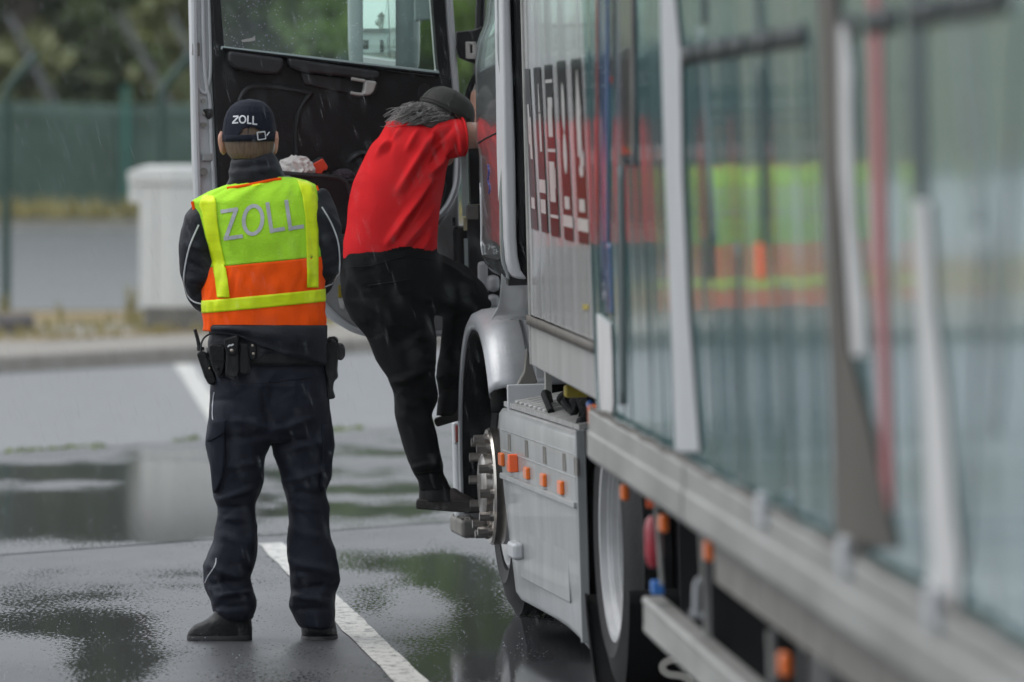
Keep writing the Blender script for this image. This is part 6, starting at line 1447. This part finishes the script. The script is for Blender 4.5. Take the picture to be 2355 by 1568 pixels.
# cap
sx2 = Vector((1, 0, -.48)).normalized(); sx2 = (sx2 - ax * sx2.dot(ax)).normalized(); sy2 = ax.cross(sx2)
g = G(); R = []
for i in range(17):
    t = i / 16; zz = math.sin(t * math.pi / 2 * .985) * .092; rr = math.cos(t * math.pi / 2 * .985) ** .62 * .090; R.append([ccx - fw_ * .014 + ax * zz + fw_ * rr * 1.22 * math.cos(a) + rt_ * rr * 1.02 * math.sin(a) for a in [2 * math.pi * k / 48 for k in range(48)]])
g.rings(R, cap=False); cp = obj('cap', g, MT['capo'], drv, smooth=180, solid=.003)
g = G(); g.tube([ccx - fw_ * .014 + ax * .014 + fw_ * .1115 * math.cos(a) + rt_ * .0935 * math.sin(a) for a in [2 * math.pi * k / 40 for k in range(41)]], .0022, 5); obj('seam', g, MT['capo'], cp)
g = G()
for k in range(3):
    a = math.pi / 3 * k; g.tube([ccx - fw_ * .014 + ax * (math.sin(t) * .0935) + (fw_ * 1.2 * math.cos(a) + rt_ * math.sin(a)) * math.copysign(abs(math.cos(t)) ** .62, math.cos(t)) * .0925 for t in np.linspace(.1, math.pi - .1, 30)], .0016, 5)
w = obj('panel_seams', g, MT['capo'], cp); w['kind'] = 'stuff'
g = G(); P = []; fwd_ = (RD.to_3x3() @ Vector((0, 1, 0))); fwd_ = (fwd_ - ax * fwd_.dot(ax)).normalized(); sd_ = ax.cross(fwd_)
for j in range(7): P.append([ccx + fwd_ * (.075 + .07 * j / 6 * (1 - u * u * .5) - .025 * u * u) + sd_ * u * .075 - ax * (.004 + .012 * j / 6 + .012 * u * u) for u in np.linspace(-1, 1, 11)])
obj('peak', g.grid(P), MT['capo'], cp, smooth=180, solid=.004)
# red shirt
g = G()
rowloft(g, [(278, 893, 925, .05), (284, 888, 965, .075), (292, 884, 1005, .10), (316, 871, 1028, .125), (331, 856, 1034, .135), (357, 842, 1034, .145), (395, 822, 1024, .155), (418, 812, 1020, .16), (448, 806, 1015, .165), (477, 802, 1009, .168), (515, 798, 1006, .168), (553, 789, 1005, .165), (577, 785, 1005, .16), (610, 786, 1003, .155)], YD, .15, 56, 2.3, 6)
g.tube([px(962, 325, YD + .01), px(1000, 322, YD - .02), px(1032, 318, YD - .05), px(1052, 316, YD - .05), px(1064, 314, YD - .045)], [.072, .075, .071, .067, .066], 26)
V, N, F = remesh(g, .0072, 4)
V = wrinkle(V, N, 7, .004, (1, 1, 1), 2)
V = folds(V, N, [(a_, b_, c_, d_, w_ * .8, k_ * 2.6) for a_, b_, c_, d_, w_, k_ in [(985, 320, 915, 440, 9, .010), (1000, 335, 935, 445, 7, -.007), (1030, 345, 985, 400, 8, .011), (1045, 350, 995, 410, 6, -.009), (1020, 330, 990, 380, 7, -.008), (1055, 320, 1062, 362, 6, .008), (1048, 318, 1052, 360, 5, -.007), (995, 405, 890, 560, 9, .011), (1000, 420, 905, 560, 7, -.008), (1003, 470, 925, 570, 7, .007),
                 (890, 350, 905, 300, 8, -.008), (880, 345, 925, 292, 7, .006), (905, 555, 930, 510, 6, .005), (965, 580, 990, 530, 6, .007), (940, 580, 975, 540, 5, -.005), (865, 360, 895, 320, 7, .006), (960, 300, 935, 345, 7, .006), (1010, 290, 985, 330, 8, .007), (1040, 290, 1000, 335, 7, -.006)]])
Dm = projD(V); keep = []
for f in F:
    m_ = Dm[list(f)].mean(0)
    if m_[1] < np.interp(m_[0], [780, 785, 851, 900, 931, 974, 1003, 1010], [594, 593, 587, 573, 566, 573, 581, 583]): keep.append(f)
F = keep
shirt = smoothobj('shirt', V, F, MT['red'], drv); sb = mkbvh(V, F)
# sleeve end rolled hem
hc2 = px(1063, 314, YD - .045); dr2 = (px(1064, 314, YD - .045) - px(1052, 316, YD - .05)).normalized(); g = G(); u2 = Vector((0, 0, 1)); u2 = (u2 - dr2 * u2.dot(dr2)).normalized(); w2 = dr2.cross(u2)
g.tube([hc2 + (u2 * math.cos(a) + w2 * math.sin(a)) * .0672 + dr2 * .006 * math.cos(a) for a in [2 * math.pi * k / 36 for k in range(37)]], .0042, 6); obj('sleeve_hem', g, MT['red'], shirt)
g = G(); P = [cast(sb, v.x, v.y, .001) for v in resample([Vector((a, b, 0)) for a, b in ((890, 283), (900, 287), (912, 291), (924, 290), (950, 285))], 16)]; g.tube([p for p in P if p], .0045, 6); obj('neck_hem', g, MT['red'], shirt)
P = [cast(sb, v.x, v.y, .0008) for v in resample([Vector((a, b, 0)) for a, b in ((1000, 285), (994, 310), (988, 345), (992, 385))], 24)]; g = G(); g.tube([p for p in P if p], .0016, 5); obj('sleeve_seam', g, MT['red'], shirt)
# jogging trousers
g = G()
rowloft(g, [(560, 845, 975, .10), (566, 800, 1000, .145), (576, 789, 1004, .158), (590, 786, 1005, .163), (619, 782, 1016, .168), (678, 787, 1015, .165), (731, 809, 998, .15)], YD, .16, 50, 2.4, 6)
rowloft(g, [(690, 790, 997, .15), (731, 808, 997, .145), (775, 846, 1001, .125), (826, 866, 1003, .115), (864, 890, 999, .105), (890, 899, 1003, .10), (911, 905, 1005, .098), (927, 907, 1003, .096), (953, 909, 991, .09), (987, 916, 999, .088), (1025, 928, 1007, .085), (1063, 942, 1016, .08), (1076, 948, 1018, .078), (1084, 949, 1014, .072), (1090, 952, 1017, .062), (1105, 962, 1026, .058), (1128, 965, 1034, .055)], YD - .02, .1, 40, 2.2, 6)
g.tube([px(955, 650, YD + .02), px(1000, 655, YD + .06), px(1045, 670, YD + .12), px(1078, 692, YD + .16), px(1090, 705, YD + .17)], [.115, .108, .098, .084, .070], 26)
g.tube([px(1082, 680, YD + .16), px(1066, 735, YD + .16), px(1056, 790, YD + .15), px(1046, 838, YD + .14), px(1040, 872, YD + .13), px(1037, 888, YD + .13), px(1036, 915, YD + .12)], [.080, .075, .064, .060, .058, .050, .044], 22)
V, N, F = remesh(g, .0082, 5); V = wrinkle(V, N, 9, .005, (1, 1, .8), 6)
V = folds(V, N, [(a_, b_, c_, d_, w_ * .85, k_ * 1.8) for a_, b_, c_, d_, w_, k_ in [(900, 885, 985, 850, 10, .010), (905, 905, 990, 930, 9, -.008), (930, 800, 985, 760, 10, .008), (1005, 600, 1090, 650, 8, .008), (960, 690, 1040, 720, 10, -.006), (950, 1075, 1015, 1060, 7, .010), (955, 1095, 1020, 1088, 5, -.008), (1000, 870, 1070, 850, 8, .008), (920, 960, 990, 975, 10, .005), (840, 700, 900, 730, 12, .004)]])
rc = []
for (x0_, x1_, y0_, y1_, n_) in ((895, 1000, 840, 960, 16), (830, 1000, 690, 830, 14), (945, 1020, 1040, 1110, 9), (1005, 1120, 620, 720, 12), (1005, 1070, 800, 880, 8), (800, 1000, 600, 690, 6)):
    for _ in range(n_):
        x = random.uniform(x0_, x1_); y = random.uniform(y0_, y1_); l = random.uniform(14, 34); a = random.gauss(.2, .5); rc.append((x - l * math.cos(a), y - l * math.sin(a), x + l * math.cos(a), y + l * math.sin(a), random.uniform(3, 5.5), random.choice((1, -1)) * random.uniform(.003, .006)))
V = folds(V, N, rc)
jt = smoothobj('trousers', V, F, MT['sweat'], drv); jtb = mkbvh(V, F)
P = [cast(jtb, v.x, v.y, .0015) for v in resample([Vector((a, b, 0)) for a, b in ((784, 616), (850, 611), (930, 592), (1000, 598))], 30)]; g = G(); g.tube([p for p in P if p], .0026, 5); obj('waistband_seam', g, MT['sweat'], jt)
g = decal(jtb, [(845, 656), (945, 640), (946, 644), (846, 661)], 14, 2, .003); obj('back_pocket', g, MT['sweat'], jt, smooth=60, solid=.003)
# socks and clogs
g = G(); rowloft(g, [(1115, 964, 1033, .05), (1140, 963, 1046, .055), (1152, 962, 1060, .055)], YD - .02, .05, 24, 2.2, 5); obj('sock', g, MT['sock'], drv, smooth=180)
g = G(); rowloft(g, [(895, 1012, 1065, .045), (920, 1006, 1064, .05), (955, 1003, 1056, .05)], YD + .12, .05, 24, 2.2, 5); obj('sock', g, MT['sock'], drv, smooth=180)
def clog(rows, Yc, hd, solep, dz):
    g = G(); rowloft(g, rows, Yc, hd, 28, 2.4, 4); V, N, F = remesh(g, .005, 4); c = smoothobj('clog', V, F, MT['clog'], drv)
    g = G(); g.prism([px(x, y, Yc - hd - .002) for x, y in solep], (0, 2 * hd + .004, 0)); obj('sole', g, MT['sole'], c, bevel=.006); return c
clog([(1122, 1034, 1047, .03), (1132, 1028, 1060, .042), (1142, 1022, 1082, .045), (1152, 962, 1100, .047), (1164, 957, 1108, .047)], YD - .02, .046, [(956, 1156), (958, 1148), (1000, 1150), (1110, 1152), (1116, 1166), (1108, 1179), (1040, 1177), (956, 1170)], 0)
c = clog([(905, 1062, 1078, .03), (920, 1052, 1100, .042), (940, 1040, 1108, .045), (952, 1020, 1108, .045), (962, 1004, 1100, .045)], YD + .12, .046, [(997, 969), (1000, 962), (1050, 950), (1110, 934), (1116, 944), (1106, 952), (1004, 982)], 0)

# ================================================================== RAIN
g = G()
sl = Vector((.30, 0, -1)).normalized()
for i in range(3200):
    Y = 14 + 48 * random.random() ** 1.2; x = random.uniform(-40, 1250); y = random.uniform(-30, 1100 if Y > 26 else 1500)
    c = px(x, y, Y)
    if c.z < .05: continue
    L = random.uniform(.03, .075); d = (sl + Vector((random.gauss(0, .03), random.gauss(0, .03), 0))) * L / 2; r = random.uniform(.00035, .0006)
    e1 = Vector((r, 0, 0)); e2 = Vector((0, r, 0)); g.add([c - d, c + e1, c + e2, c - e1, c - e2, c + d], [(0, 1, 2), (0, 2, 3), (0, 3, 4), (0, 4, 1), (5, 2, 1), (5, 3, 2), (5, 4, 3), (5, 1, 4)])
tag(obj('rain', g, MT['rain'], smooth=0), 'fine slanting rain falling over the yard', None, None, 'stuff')
g = G()
for i in range(260):
    x = random.uniform(-10, 1260); y = 1565 - 640 * random.random() ** 1.4; p = gp(x, y)
    if p.y > 50: continue
    n = random.randint(2, 5)
    for k in range(n):
        a = random.uniform(0, 6.28); q = p + Vector((math.cos(a), math.sin(a), 0)) * random.uniform(.002, .02) + Vector((0, 0, random.uniform(.004, .03))); g.sphere(q, random.uniform(.0008, .0018), 6, 4)
tag(obj('splash_drops', g, MT['water'], smooth=60), 'tiny rain drops bouncing off the wet ground', None, None, 'stuff')

# thin veil of rain in the air
hz = bpy.data.materials.new('rain_haze'); hz.use_nodes = True; _n = hz.node_tree.nodes; _n.remove(_n['Principled BSDF'])
pv = _n.new('ShaderNodeVolumePrincipled'); pv.inputs['Color'].default_value = (.86, .90, .93, 1); pv.inputs['Density'].default_value = .0002
hz.node_tree.links.new(pv.outputs[0], _n['Material Output'].inputs['Volume'])
g = G(); g.box2((-1000, -400, -1.1), (1000, 1600, 45)); tag(obj('haze', g, hz, smooth=0), 'thin grey rain haze', None, None, 'stuff')
